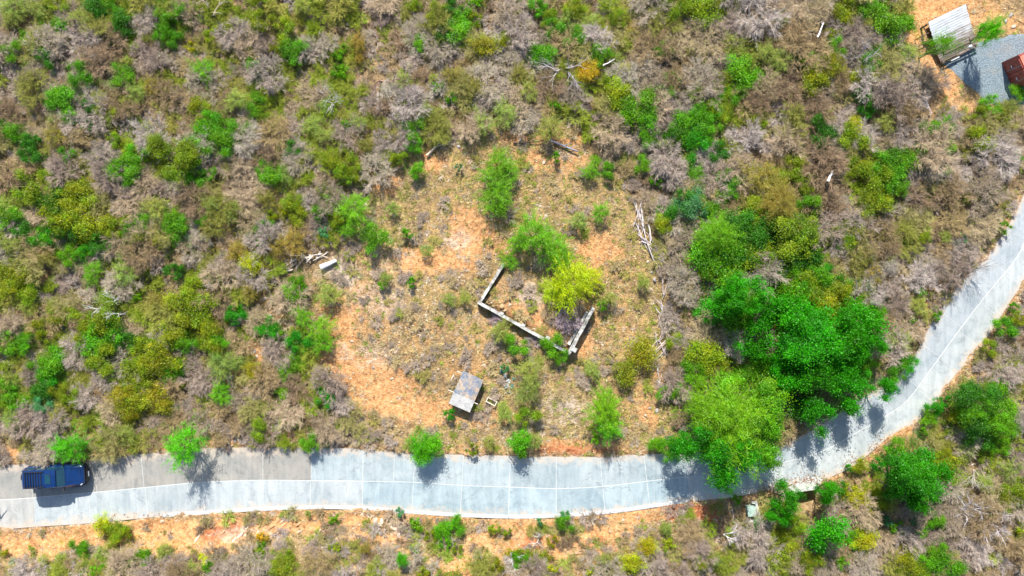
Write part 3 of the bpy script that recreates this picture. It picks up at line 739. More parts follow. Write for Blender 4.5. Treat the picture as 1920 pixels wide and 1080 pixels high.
# ------------------------------------------------------------------ green plants, read off the photograph: x,y,radius,kind in enlarged tiles
KIND = {  # sRGB colour of the sunlit leaves, crown style, adjective
    'G': ((100, 162, 12), 'broad', 'bright green'), 'D': ((64, 128, 16), 'broad', 'dark green'), 'Y': ((134, 156, 20), 'broad', 'yellow-green'),
    'L': ((172, 178, 20), 'dense', 'lime-yellow'), 'P': ((150, 164, 74), 'feather', 'pale green'), 'O': ((150, 138, 58), 'feather', 'olive brown'),
    'F': ((114, 168, 18), 'feather', 'feathery green'), 'T': ((84, 156, 96), 'broad', 'blue-green'), 'E': ((56, 152, 6), 'broad', 'emerald green'),
    'R': ((90, 174, 6), 'round', 'round bright green'), 'V': ((178, 196, 14), 'feather', 'feathery lime'), 'A': ((184, 160, 34), 'dense', 'amber'), 'C': ((144, 152, 26), 'dense', 'mustard green')}
TILES = {
 (0, 0): "330,20,60Y 265,20,30D 620,20,45G 560,25,60D 700,135,60D 250,120,30G 320,145,45G 140,200,35G 60,290,50G 255,330,50D 880,10,30G 960,50,70G 950,130,50G 910,200,40G 975,210,45G 820,215,25P 1195,195,40Y 1460,30,55Y 1075,262,28L 1490,120,60Y 1590,170,60Y 1550,262,40Y 1650,285,60G 1425,355,55G 1500,370,35P 1905,300,30G 1905,405,35G 405,375,25G 470,340,40P 460,420,60G 680,420,55G 715,340,35P 1140,390,70F 320,570,65G 370,510,35G 400,655,40G 500,600,40D 600,650,50Y 485,700,35D 15,600,30G 20,710,50G 100,740,50G 1430,590,55G 1480,640,40Y 1120,630,60Y 1190,690,60G 1260,720,70G 1140,760,75G 1220,820,80G 960,890,110Y 1060,900,80G 1100,970,60G 1180,980,40G 1390,720,35F 640,790,40Y 690,810,25Y 780,870,60G 680,950,70G 720,1020,40G 840,730,35P 170,810,50D 170,870,55D 380,870,40G 390,960,30P 150,1040,80Y 270,1000,50Y 440,1060,40Y 1540,960,60G 1600,980,50P 1480,940,40G 1645,840,40D 1840,590,50P 1750,700,60P 1820,760,50P 1750,870,30P 1850,920,40Y 1830,1065,40Y 80,30,80P 200,50,60P 60,90,60P 200,220,70P 440,100,60P 850,480,50O 1700,30,50P 760,520,60P 560,560,50P 300,760,60O 1330,560,70P",
 (640, 0): "400,25,40Y 640,40,55D 765,15,35G 545,50,45Y 530,105,50Y 640,130,70G 680,95,45G 750,110,35Y 600,190,60D 800,260,55C 900,230,40Y 430,230,40G 95,230,50O 15,270,20G 15,390,30G 100,330,30O 1100,30,45G 1160,110,50Y 1190,170,50G 1280,180,70G 1320,30,60Y 1130,330,60G 1090,300,40G 1560,120,45Y 1640,170,40O 1380,405,50A 1585,395,40L 1460,310,50G 1540,330,40P 1820,285,50G 1520,460,45Y 1590,540,80Y 1650,590,90G 1690,640,60G 1815,530,45G 1850,440,45G 1880,50,70Y 1400,120,50P 1280,80,50P 540,490,35G 520,440,30P 615,545,30G 355,575,20Y 620,420,60O 730,480,70O 760,390,40O 920,640,70P 800,690,60P 1210,590,30G 1050,510,60P 400,720,55G 410,790,50G 100,690,50P 290,760,40O 30,700,30G 140,820,50O 310,870,40Y 60,930,60Y 10,970,50Y 1175,720,75P 880,920,90F 860,1010,90F 950,970,60F 430,970,40G 660,935,18T 1205,875,28G 1430,910,40F 1505,950,40G 1400,970,50F 1690,930,45G 1730,770,50G 1765,1015,30G 1830,820,40Y 1900,700,50G 1900,770,50D 480,620,50P 350,450,50P 1000,420,60O",
 (1280, 0): "150,50,90Y 60,40,60Y 230,30,50Y 900,40,70Y 1050,30,60G 1160,110,100G 1110,170,50Y 1240,130,40Y 940,135,25D 845,185,35Y 290,240,70P 370,380,80G 470,300,70P 560,340,70P 330,480,50G 430,440,40G 225,450,50C 250,530,50G 200,500,50Y 220,600,50Y 630,310,50Y 870,270,50G 745,335,40G 700,390,30D 840,350,60C 760,470,70Y 800,420,50Y 130,610,50G 60,670,60G 190,680,50G 30,750,60G 60,830,60E 110,770,40G 210,860,45D 450,700,25Y 950,770,60Y 965,720,40L 1080,330,60G 1020,420,60Y 1080,370,50Y 1270,300,60P 1660,610,60Y 1740,570,70G 1790,620,60Y 1850,570,50P 1890,480,60G 1470,710,50G 1390,720,40G 1365,735,25F 1475,815,45G 1340,815,25G 1350,865,28G 1410,845,25Y 1680,790,70Y 1000,540,50D 1030,620,40D 790,740,60D 1120,900,50G 1000,960,50Y 1080,1000,80Y 1200,920,80G 1280,920,60Y 1160,970,70G 1210,1050,50G 960,920,40Y 590,950,60Y 560,990,40Y 660,1050,50Y 450,1000,80O 80,980,45F 80,1040,40G 30,900,40P 250,1000,50G 240,1060,40D 360,950,30Y 1480,970,25G 1890,880,30G 60,280,40P 80,520,60P 560,100,50P 1150,680,60P",
 (0, 360): "40,130,60G 30,70,60P 120,180,60D 300,50,70D 420,30,80Y 350,110,90Y 450,130,90Y 330,170,60Y 520,190,80Y 200,230,60G 270,250,50E 560,280,60D 490,340,40E 370,360,45G 430,340,40G 610,300,35G 400,220,60D 60,470,80Y 150,490,50Y 130,550,60Y 60,290,60P 670,200,60Y 780,180,50G 700,240,40G 790,270,50Y 980,160,60G 1000,220,60G 900,260,40Y 1130,140,40G 1180,60,60P 1300,110,60P 1200,200,70O 1480,200,50G 1430,250,40G 1520,130,35Y 1400,410,55L 1440,390,35L 1650,40,50Y 1600,110,25L 1670,140,50Y 1800,90,45G 1890,150,50Y 1820,220,30T 970,440,45D 520,455,60F 700,330,40P 1110,520,50Y 1050,590,60Y 1000,650,80Y 1110,640,80Y 1130,690,60Y 1270,560,30Y 1310,680,50E 1350,650,25E 780,590,25G 440,660,50Y 340,690,50Y 560,700,90Y 570,800,90G 520,870,70G 650,830,60D 720,830,50D 480,780,60Y 570,950,80Y 1000,760,70Y 1050,830,60G 1190,800,80Y 1220,880,60G 1150,830,50Y 800,900,70Y 900,940,90Y 960,1010,60G 760,1020,80Y 690,1060,60Y 1000,850,40G 200,770,50Y 120,850,50G 250,820,40Y 30,860,60G 280,930,70G 220,980,60G 270,1040,50E 330,980,40D 60,1050,50P 1240,980,80P 1330,960,50P 1425,1000,45C 1430,1050,30Y 1510,760,50E 1550,790,35G 1685,850,58E 1685,905,45G 1800,770,80F 1820,850,60F 1700,700,60F 1660,960,50F 1600,1010,50F 1660,500,40G 1660,560,50G 1680,530,35G 1850,580,70P 1400,560,60O 1500,40,60O 1330,330,60O 880,90,70P 700,450,70P 250,360,60O 1650,280,80O 880,620,50O 150,650,50P 1550,300,60O 600,600,60P",
 (640, 360): "60,90,90F 40,200,50F 190,260,65G 290,95,35P 360,230,35G 245,490,40P 235,530,25G 390,500,30G 870,30,100F 880,90,50F 1080,240,110F 1190,300,95F 1000,290,70F 1230,370,90F 950,390,50F 1290,520,130V 1400,500,70V 1190,560,70V 1340,450,60V 1250,590,60F 990,850,60G 900,780,60P 1180,860,55G 1240,920,40G 1510,600,45P 1460,640,30G 1060,1000,70P 1460,110,60F 1690,910,72C 1590,1010,60C 1880,840,40Y 1830,180,50Y 1790,90,25G 1900,60,60D 1410,1000,50P 920,990,20T 1700,500,40P 480,330,40P 600,600,40P 700,590,40P 1330,160,50P",
 (1280, 360): "30,60,60T 160,50,50G 190,110,50G 260,20,40G 420,110,60Y 380,150,60G 550,60,90O 720,70,50G 1070,60,70Y 1130,20,60Y 1060,100,30G 200,240,90F 150,340,70G 200,390,80G 270,350,60G 180,430,60Y 350,230,80D 420,210,80D 500,230,70D 560,250,60D 400,300,60Y 340,320,70D 640,280,90Y 700,330,70D 580,350,60Y 460,400,60Y 440,360,60G 520,430,60G 560,480,70G 600,390,60D 650,530,60Y 700,560,70Y 620,600,80G 760,480,60G 830,480,50E 780,590,60Y 930,230,50Y 910,280,40G 280,500,80F 330,560,90E 250,600,70E 350,650,80G 240,660,60E 370,600,50G 300,730,70F 150,690,50E 960,580,60G 1040,590,50Y 870,570,60Y 1090,690,50G 780,690,60Y 420,820,80E 650,720,85E 560,700,75E 740,730,75E 800,820,95E 700,830,90E 900,780,85E 980,740,70E 1020,800,75E 870,870,95E 960,870,85E 1050,860,65E 760,900,85E 650,900,75E 550,900,80Y 470,930,80G 580,790,60C 700,870,50Y 830,960,85E 930,940,75E 1020,960,60G 640,1000,85E 560,1020,80E 740,1020,85E 860,1040,75E 980,1040,60E 400,1010,80F 330,1040,60F 100,930,80Y 50,1000,60G 180,960,60Y 80,1060,60F 230,1050,60F 1220,1010,55G 1270,965,40E 1340,560,35F 1290,720,20G 1250,590,25P 1440,700,25G 1260,285,18G 1340,240,50Y 1480,250,40P 1810,200,35G 1560,260,30T 1810,770,60G 1860,650,25G 1900,720,40Y 1000,380,80O 1080,450,70O 1330,640,60P 1220,830,70P 1720,880,40Y",
 (0, 720): "40,30,60G 100,90,60G 20,120,50Y 230,60,60D 250,120,50T 335,45,45Y 410,80,45Y 680,60,60C 740,30,50C 720,110,60C 780,100,60C 735,165,45C 890,60,60C 920,110,50C 1240,50,70F 1590,50,40F 1510,20,20Y 1815,50,30E 1825,90,40E 350,365,65R 420,350,85R 1030,350,104R 1460,250,50Y 1730,330,50G 1870,760,35G 650,830,60Y 650,850,20G 580,790,50L 710,850,35Y 450,920,55G 460,970,30G 780,980,60G 820,1020,35G 920,940,60P 1170,1040,35G 1465,865,40A 1470,910,25G 1440,970,45Y 1580,1010,60Y 1610,980,40Y 1890,920,40Y 15,950,25Y 650,1060,50Y 530,1050,40G 1070,1040,50P 1730,730,25P 560,960,50P 60,200,60P 700,280,60P",
 (640, 720): "600,172,30E 450,340,75R 510,345,50R 450,400,45R 400,330,40P 1000,330,60R 1000,385,35G 1090,320,50P 740,370,30Y 830,330,40P 1050,190,60Y 920,160,50P 1050,30,80P 1490,170,105F 1500,240,80R 1490,90,80F 1425,310,30G 1810,50,40G 1870,30,40G 1830,360,60G 1770,350,40G 1890,330,30Y 335,715,25T 420,780,45G 640,790,60G 570,840,55G 505,850,40Y 580,900,40G 420,935,35G 340,985,36R 650,930,30Y 850,820,40Y 930,840,30Y 1260,740,30T 1265,790,55G 1110,770,25T 950,950,40C 1000,990,55G 1020,970,40Y 870,1040,45C 1150,970,35C 1190,890,35C 1720,920,55L 1640,1000,60L 1850,900,45Y 1400,1065,30L 1180,1050,35L 130,930,50O 450,1060,40Y 1480,990,50P 1830,820,50P",
 (1280, 720): "620,100,70D 750,200,90E 900,50,95E 1100,20,70E 690,90,70D 570,650,100E 450,800,40E 540,730,62E 820,600,70E 880,570,45D 990,640,55L 1040,690,40L 940,600,40L 820,870,110E 760,900,60E 640,800,60Y 560,880,80Y 550,1000,80C 720,1000,60Y 900,1000,40G 1020,880,60L 1040,810,40G 960,880,50G 930,470,28E 1090,440,35E 1000,460,40Y 1200,350,50G 1420,140,45E 1380,190,40G 1480,100,30E 1350,260,25G 1260,480,110E 1330,430,80E 1380,500,80E 1280,600,110E 1180,570,80D 1350,650,80E 1120,640,50Y 1490,480,70Y 1450,430,60Y 1670,120,110D 1740,180,110G 1600,200,70Y 1790,100,80G 1830,220,60G 1660,300,70D 1780,350,50G 1600,370,50P 1880,620,80Y 1830,650,60Y 1900,830,40L 1280,990,90Y 1480,1010,90G 1380,980,60G 1320,1050,60Y 1440,940,50G 1210,820,40G 1340,840,40G 1440,780,50G 1310,770,30T 1160,770,30T 120,990,50Y 200,1000,40P 310,640,25G 1700,560,70P 1850,480,60P"}
plants = []
for (ox, oy), sdat in TILES.items():
    for tok in sdat.split():
        a, b, rk = tok.split(',')
        plants.append((ox + float(a) / 3, oy + float(b) / 3, float(rk[:-1]) / 3, rk[-1]))
# the big feathery tree by the road, and two roadside trees at the hut
plants += [(1370, 800, 66, 'F'), (1335, 765, 42, 'F'), (1410, 760, 48, 'G'), (1325, 832, 42, 'E'), (1375, 852, 46, 'E'), (1428, 815, 44, 'G'), (1345, 800, 40, 'G'), (1765, 85, 24, 'F'), (1855, 58, 21, 'R')]

pp = np.array([(q[0], q[1]) for q in plants]); pr = np.array([q[2] for q in plants]) * S * 1.18
bank = (pp[:, 1] > 960) & (pp[:, 0] < 1300); pr = np.where(bank, pr * .82, pr)
low = (pp[:, 1] > 895) & (pp[:, 0] > 1440); pr = np.where(low, pr * np.where(pr > 1.5, .74, .86), pr)
yardp = (pp[:, 1] > 120) & (pp[:, 1] < 225) & (pp[:, 0] > 1815); pr = np.where(yardp, pr * .72, pr); pp[:, 1] += np.where(yardp, 9, 0)
belt = (pp[:, 0] > 1270) & (pp[:, 0] < 1610) & (pp[:, 1] > 180) & (pp[:, 1] < 640); pr = np.where(belt, pr * 1.25, pr)
hgt = np.where(pr > 1.6, pr * 1.0, pr * 0.66) + 0.35
rnd = np.array([q[3] in 'R' for q in plants]); hgt = np.where(rnd, hgt + 0.5, hgt)
big = np.array([q[3] in 'E' and q[2] > 20 for q in plants]); hgt = np.where(big, hgt + 1.2, hgt)
hgt[-2:] = 3.2, 2.9
PXY, PZ = at_many(pp, hgt)
def add_plant(kind, rm, hm, loc, px, py, k):
    col, style, adj = KIND[kind]
    rng = np.random.default_rng(9000 + k)
    lib = {'broad': (BROAD_S, BROAD_M, BROAD_L), 'dense': (BROAD_S, DENSE_M, DENSE_M), 'round': (DENSE_M, DENSE_M, FEATH_L), 'feather': (FEATH_S, FEATH_M, FEATH_L)}[style]
    if style == 'round': lib = (DENSE_M, FEATH_M + FEATH_D if rm > 1.0 else DENSE_M, FEATH_L)
    if kind in 'FV' and px < 1250: lib = (FEATH_S, FEATH_M, FEATH_M + FEATH_D)
    L = lib[0] if rm < 0.62 else lib[1] if rm < 1.75 else lib[2]
    size = 'tiny' if rm < 0.42 else 'small' if rm < 0.8 else 'medium' if rm < 1.35 else 'large' if rm < 2.1 else 'huge'
    istree = rm >= 1.75 or hm > 2.6
    noun = 'tree' if istree else ('bush' if style in ('round', 'dense') else 'shrub')
    root = link(adj.replace('-', '_').replace(' ', '_').replace('round_', '') + '_' + noun, None, None, loc, (0, 0, rng.uniform(0, 6.28)))
    root.empty_display_size = 0.2
    root.scale = (rm * rng.uniform(.9, 1.12), rm * rng.uniform(.9, 1.12), hm / 0.95)
    cr = link('crown', L[rng.integers(len(L))], root)
    v = rng.uniform(0.86, 1.14); c = lin(*col)
    cr.color = (c[0] * v * rng.uniform(.85, 1.15), c[1] * v, c[2] * v, 1)
    tr = link('trunk', TRUNKS[rng.integers(4)], root); tr.color = lin(128, 112, 96)
    a2 = f'{size} {adj}'
    pend(root, a2, noun, px, py, noun, f'green {plural(noun)} of the hillside scrub')
for k, (x, y, r, kd) in enumerate(plants):
    add_plant(kd, pr[k], hgt[k], (PXY[k, 0], PXY[k, 1], PZ[k] - 0.02), x, y, k)

# ------------------------------------------------------------------ bare shrubs: the largest stand alone, the rest is one thicket
DRY = [lin(166, 151, 138), lin(150, 133, 119), lin(170, 150, 123), lin(142, 120, 95), lin(160, 138, 102), lin(150, 142, 88), lin(136, 136, 66), lin(174, 161, 151)]
W0 = [.23, .17, .15, .11, .1, .1, .06, .08]
rng = np.random.default_rng(77)
def poisson(rng, box, n_try, rad_fn, ok_fn):
    P = np.stack([rng.uniform(box[0], box[2], n_try), rng.uniform(box[1], box[3], n_try)], 1)
    P = P[ok_fn(P)]
    rad = rad_fn(P, rng)
    keep = []; cell = {}
    cs = 3.0
    for i in range(len(P)):
        cx, cy = int(P[i, 0] // cs), int(P[i, 1] // cs); good = True
        for dx in (-1, 0, 1):
            for dy in (-1, 0, 1):
                for j in cell.get((cx + dx, cy + dy), ()):
                    if (P[i, 0] - P[j, 0]) ** 2 + (P[i, 1] - P[j, 1]) ** 2 < (0.40 * (rad[i] + rad[j])) ** 2: good = False; break
                if not good: break
            if not good: break
        if good: keep.append(i); cell.setdefault((cx, cy), []).append(i)
    return P[keep], rad[keep]
YARDP = YARD
CLEARSPOTS = [(575, 495, 2.0), (610, 490, 1.5), (545, 510, 1.2), (714, 140, 1.6), (714, 115, 1.6), (215, 580, 1.2), (1735, 195, 1.6), (800, 290, .8), (825, 265, .8), (1500, 590, .1), (490, 565, 1.3), (535, 597, 1.1), (478, 650, 1.3), (1528, 66, .9), (1543, 335, .9), (1826, 880, 1.0), (1356, 1000, 1.0), (1808, 520, .3), (1200, 410, 1.0), (1215, 450, 1.3), (1232, 490, 1.3), (1242, 560, .9), (1243, 650, 1.1)]
def near_green(P, f):
    out = np.zeros(len(P), bool)
    for k in range(len(pr)):
        if pr[k] > 0.5: out |= np.hypot(P[:, 0] - PXY[k, 0], P[:, 1] - PXY[k, 1]) < pr[k] * f
    return out
def ok_scrub(P):
    sd = road_sd(P); so = south_side(P)
    ok = sd > 0.55
    ok &= ~((so) & (sd < 4.6) & (P[:, 0] < 13)) | ((P[:, 0] < 13) & so & (sd > 2.6) & (rng.random(len(P)) < .4))
    ok &= ~inside(P, CLEARING)
    ok &= ~inside(P, YARDP)
    g = px2w((1512, 938)); ok &= np.hypot(P[:, 0] - g[0], P[:, 1] - g[1]) > 1.5
    g = px2w((1404, 958)); ok &= np.hypot(P[:, 0] - g[0], P[:, 1] - g[1]) > 1.5
    ok &= ~near_green(P, 0.75)
    for (a, b, r) in CLEARSPOTS:
        g = px2w((a, b)); ok &= np.hypot(P[:, 0] - g[0], P[:, 1] - g[1]) > r
    ok &= ~((soil_at(P) > 0.75) & (rng.random(len(P)) < .7))
    return ok
def rad_scrub(P, rng):
    r = 0.65 + 0.95 * rng.random(len(P)) ** 1.6
    right = np.clip((P[:, 0] - 13) / 4, 0, 1) * np.clip((P[:, 1] + 6) / 4, 0, 1)
    return r * (1 + 0.35 * right)
SP, SR = poisson(rng, (-47, -29, 47, 29), 17000, rad_scrub, ok_scrub)
kp = road_sd(SP) > np.where(SP[:, 0] > 22, SR * .8 + .5, SR * .55 + .15)
kp &= ~((np.hypot(*(SP - px2w((1905, 400))).T) < 2.2))
SP, SR = SP[kp], SR[kp]
SZ = gz(SP)
vis = (np.abs(SP[:, 0]) < 38.5) & (np.abs(SP[:, 1]) < 21.5)
order = np.argsort(-SR * vis)
single = order[:286]; rest = order[286:]
for k in single:
    q = rng.integers(len(BARE)); r = SR[k]
    o = link('bare_shrub', BARE[q], None, (SP[k, 0], SP[k, 1], SZ[k] - 0.03), (0, 0, rng.uniform(0, 6.28)), (r, r, r * rng.uniform(.9, 1.35)))
    j = rng.choice(8, p=W0); v = rng.uniform(.85, 1.12)
    o.color = tuple(c * v for c in DRY[j][:3]) + (1,)
    hh = r * 1.0; pxx = 960 + SP[k, 0] / S * H / (H - hh); pyy = 540 - SP[k, 1] / S * H / (H - hh)
    nm = ['mauve grey', 'brownish grey', 'tan', 'brown', 'straw brown', 'olive grey', 'olive', 'pale grey'][j]
    pend(o, ('broad ' if r > 1.35 else '') + 'leafless ' + nm, 'shrub', pxx, pyy, 'shrub', 'leafless dry shrubs of the scrub')

for (a, b, r, j, lab) in ((1066, 600, 1.0, 0, 'bare mauve shrub growing inside the roofless walls'), (925, 598, .7, 1, 'low bare shrub against the outer face of the front wall'), (1000, 640, .6, 0, 'small bare shrub in front of the roofless walls'), (1030, 585, .6, 2, 'small tan bare shrub on the floor of the ruin')):
    x, y, z = at(a, b, r * .5)
    o = link('bare_shrub', BARE[j], None, (x, y, z - .03), (0, 0, a), (r, r, r)); o.color = lin(168, 148, 150) if j < 2 else lin(176, 154, 120)
    tag(o, lab, 'shrub', 'leafless dry shrubs of the scrub')
def scatter(name, protos, P, Z, sc, szv, cols, mat, rng, label):
    """one mass object: geometry nodes set the kinds on points with their own turn, size and colour"""
    kinds = bpy.data.collections.new(name + '_kinds')
    for k, a in enumerate(protos):
        kinds.objects.link(bpy.data.objects.new(f'{name}_kind_{k:02d}', np_mesh(f'{name}_kind_{k:02d}', a[0], a[1], mat, {'tint': a[2]})))
    n = len(P)
    me = bpy.data.meshes.new(name); me.vertices.add(n); me.vertices.foreach_set('co', np.column_stack([P, Z]).astype(np.float32).ravel())
    rot = np.zeros((n, 3), np.float32); rot[:, 2] = rng.uniform(0, 6.28, n); rot[:, :2] = rng.normal(0, .08, (n, 2))
    scl = np.column_stack([sc, sc, szv]).astype(np.float32)
    for an, tp, key, dat in (('rot', 'FLOAT_VECTOR', 'vector', rot), ('scl', 'FLOAT_VECTOR', 'vector', scl), ('pick', 'INT', 'value', rng.integers(0, len(protos), n).astype(np.int32)), ('itint', 'FLOAT_COLOR', 'color', np.column_stack([np.asarray(cols)[:, :3], np.ones(n)]).astype(np.float32))):
        at_ = me.attributes.new(an, tp, 'POINT'); at_.data.foreach_set(key, dat.ravel())
    me.update()
    ng = bpy.data.node_groups.new(name + '_scatter', 'GeometryNodeTree')
    ng.interface.new_socket('Geometry', in_out='INPUT', socket_type='NodeSocketGeometry'); ng.interface.new_socket('Geometry', in_out='OUTPUT', socket_type='NodeSocketGeometry')
    gi_ = ng.nodes.new('NodeGroupInput'); go_ = ng.nodes.new('NodeGroupOutput')
    ci = ng.nodes.new('GeometryNodeCollectionInfo'); ci.inputs['Collection'].default_value = kinds; ci.inputs['Separate Children'].default_value = True; ci.inputs['Reset Children'].default_value = True
    ip = ng.nodes.new('GeometryNodeInstanceOnPoints'); ip.inputs['Pick Instance'].default_value = True
    def na(nm, tp):
        q = ng.nodes.new('GeometryNodeInputNamedAttribute'); q.data_type = tp; q.inputs['Name'].default_value = nm; return q.outputs[0]
    ng.links.new(gi_.outputs[0], ip.inputs['Points']); ng.links.new(ci.outputs[0], ip.inputs['Instance'])
    ng.links.new(na('pick', 'INT'), ip.inputs['Instance Index']); ng.links.new(na('rot', 'FLOAT_VECTOR'), ip.inputs['Rotation']); ng.links.new(na('scl', 'FLOAT_VECTOR'), ip.inputs['Scale'])
    ng.links.new(ip.outputs[0], go_.inputs[0])
    ob = link(name, me); md = ob.modifiers.new('scatter', 'NODES'); md.node_group = ng
    return tag(ob, label, kind='stuff')

def pick(n, cols, p, rng, amp=.14):
    c = np.array(cols)[rng.choice(len(cols), n, p=p)][:, :3]
    return c * rng.uniform(1 - amp, 1 + amp, (n, 1))

thick_cols = pick(len(rest), DRY, W0, rng)
wash = (fbm(SP[rest][:, 0], SP[rest][:, 1], 0.16, 91) + np.where(SP[rest][:, 0] < -8, .12, 0) > rng.uniform(.5, .8, len(rest)))
thick_cols[wash] = pick(int(wash.sum()), [lin(132, 142, 52), lin(122, 140, 40), lin(150, 146, 70)], [.4, .3, .3], rng)
SM = [bare_shrub(700 + i, (5, 7, 7), 8, 0.005, 0.78) for i in range(5)] + [bare_shrub(720 + i, (5, 6, 6), 8, 0.005, 0.75, leafy=1300) for i in range(3)]
scatter('dry_thicket', SM, SP[rest], SZ[rest] - .03, SR[rest], SR[rest] * rng.uniform(.8, 1.2, len(rest)), thick_cols, M_TWIG_MASS, rng, 'dense thicket of small leafless grey brown shrubs')
# low undergrowth filling the gaps
def ok_under(P): return (np.hypot(*(P - px2w((578, 495))).T) > 1.7) & (np.hypot(*(P - px2w((1735, 195))).T) > 1.0) & (np.hypot(*(P - px2w((490, 565))).T) > .9) & (np.hypot(*(P - px2w((478, 650))).T) > .9) & (road_sd(P) > 0.3) & ~inside(P, CLEARING) & ~inside(P, YARDP) & ~((soil_at(P) > 0.7) & (rng.random(len(P)) < .85)) & (np.hypot(*(P - px2w((1512, 938))).T) > 1.4) & (np.hypot(*(P - px2w((1404, 958))).T) > 1.0)
UP = np.stack([rng.uniform(-47, 47, 11000), rng.uniform(-29, 29, 11000)], 1); UP = UP[ok_under(UP)]; UZ = gz(UP)
US = rng.uniform(.28, .72, len(UP)) * (0.75 + .5 * fbm(UP[:, 0], UP[:, 1], .2, 95))
UM = [bare_shrub(740 + i, (6, 9), 8, 0.009, 0.6) for i in range(4)] + [bare_shrub(750 + i, (6, 7), 8, 0.009, 0.6, leafy=200) for i in range(3)]
scatter('undergrowth', UM, UP, UZ - .02, US, US, pick(len(UP), DRY + [lin(150, 160, 72), lin(128, 150, 54)], [.12, .12, .13, .11, .12, .12, .1, .04, .08, .06], rng), M_TWIG_MASS, rng, 'low dry undergrowth between the shrubs')

# green sprigs and seedlings round the leafy plants
def sprig(seed, n=70):
    r_ = np.random.default_rng(seed); C = r_.normal(0, .5, (n, 3)) * np.array([1, 1, .35]); C[:, 2] = np.abs(C[:, 2]) + .1
    t = np.ones((n, 3)) * r_.uniform(.65, 1.3, (n, 1)) * np.array([r_.uniform(.85, 1.1), 1, 1])
    return leaf_quads(r_, C, np.tile([0, 0, 1.0], (n, 1)), .15, .085, t)
SG = [sprig(860 + i) for i in range(6)]
gi = np.repeat(np.arange(len(pr)), np.where(pp[:, 0] < 700, 14, 8)); ga = rng.uniform(0, 6.28, len(gi)); gd_ = pr[gi] * rng.uniform(.3, 1.9, len(gi))
GPs = PXY[gi] + np.stack([np.cos(ga) * gd_, np.sin(ga) * gd_], 1); gk = (road_sd(GPs) > .25) & ~inside(GPs, GRAVEL) & ~inside(GPs, RUIN_PAD)
gk &= (~inside(GPs, CLEARING)) | (rng.random(len(gi)) < .2)
gi = gi[gk]; GPs = GPs[gk]; gs = np.clip(pr[gi] * rng.uniform(.2, .5, len(gi)), .18, .6)
gcol = np.array([lin(*KIND[plants[k][3]][0])[:3] for k in gi]) * rng.uniform(.75, 1.1, (len(gi), 1)) * np.array([1.12, .96, 1.3])
scatter('leafy_undergrowth', SG, GPs, gz(GPs) + rng.uniform(.1, .9, len(gi)) * ~inside(GPs, CLEARING), gs, gs * 1.2, gcol, M_LEAF_MASS, rng, 'low green leafy growth around the bushes')

# dry grass and weeds on the open ground
def ok_tuft(P):
    sd = road_sd(P); so = south_side(P)
    a = inside(P, CLEARING) & (sd > 0.1)
    b_ = so & (sd > 0.05) & (sd < 6)
    c_ = inside(P, YARD) & ~inside(P, GRAVEL)
    e_ = (sd > 0.02) & (sd < 0.9)
    thin = rng.random(len(P)) > np.clip(soil_at(P) * 1.0, 0, .93)
    return (a | b_ | (c_ & (rng.random(len(P)) < .3)) | e_) & thin
TP = np.stack([rng.uniform(-45, 45, 42000), rng.uniform(-27, 27, 42000)], 1); TP = TP[ok_tuft(TP)]; TZ = gz(TP)
def tuft(seed, n=16):
    r_ = np.random.default_rng(seed)
    an = r_.uniform(0, 6.28, n); tl = r_.uniform(.2, 1.0, (n, 1))
    A = np.stack([np.cos(an), np.sin(an), 0 * an], 1) * r_.uniform(0, .35, (n, 1)); B = A + np.stack([np.cos(an), np.sin(an), 0 * an], 1) * tl + np.array([0, 0, .55]) * r_.uniform(.4, 1.2, (n, 1))
    return segs(r_, A, B, np.full(n, .075), np.full(n, .02), np.ones((n, 3)) * r_.uniform(.7, 1.3, (n, 1)))
TU = [tuft(800 + i, 14 + i) for i in range(6)]
patch = fbm(TP[:, 0], TP[:, 1], 0.28, 61)
TC = np.array([lin(194, 176, 154), lin(178, 164, 126), lin(186, 166, 116), lin(152, 146, 84), lin(164, 148, 126), lin(130, 154, 58)])[:, :3]
TC = np.vstack([TC, np.array([lin(156, 148, 82), lin(138, 146, 64)])[:, :3]])
pk = np.clip((patch * 9 - 2 + rng.normal(0, 1.3, len(TP))).astype(int), 0, 5)
olive = inside(TP, CLEARING) & ((TP[:, 0] > 3) | (TP[:, 1] > 4)) & (rng.random(len(TP)) < .6)
pk = np.where(olive, rng.choice([2, 3, 6, 6, 7], len(TP)), pk)
scatter('dry_grass', TU, TP, TZ, rng.uniform(.12, .30, len(TP)), rng.uniform(.1, .3, len(TP)), TC[pk] * rng.uniform(.8, 1.15, (len(TP), 1)), M_TWIG_MASS, rng, 'dry grass and weeds on the open ground')
# low grey brittle weeds in the clearing
CP = np.stack([rng.uniform(-17, 14, 1500), rng.uniform(-14, 13.5, 1500)], 1)
CP = CP[inside(CP, CLEARING) & (road_sd(CP) > .35) & ((soil_at(CP) < rng.uniform(.35, .8, len(CP))) | inside(CP, RUIN_PAD))]
CP = CP[(rng.random(len(CP)) < np.where((CP[:, 0] > 2) | (CP[:, 1] > 5), .3, .6))]
CZ = gz(CP); CS_ = rng.uniform(.2, .6, len(CP)) * (0.7 + .6 * fbm(CP[:, 0], CP[:, 1], .3, 71))
scatter('brittle_weeds', UM + SM[:2], CP, CZ - .02, CS_, CS_ * .9, pick(len(CP), [lin(168, 150, 132), lin(154, 138, 122), lin(174, 154, 112), lin(156, 146, 80), lin(140, 148, 62)], [.26, .2, .24, .18, .12], rng), M_TWIG_MASS, rng, 'low grey brittle weeds in the clearing')
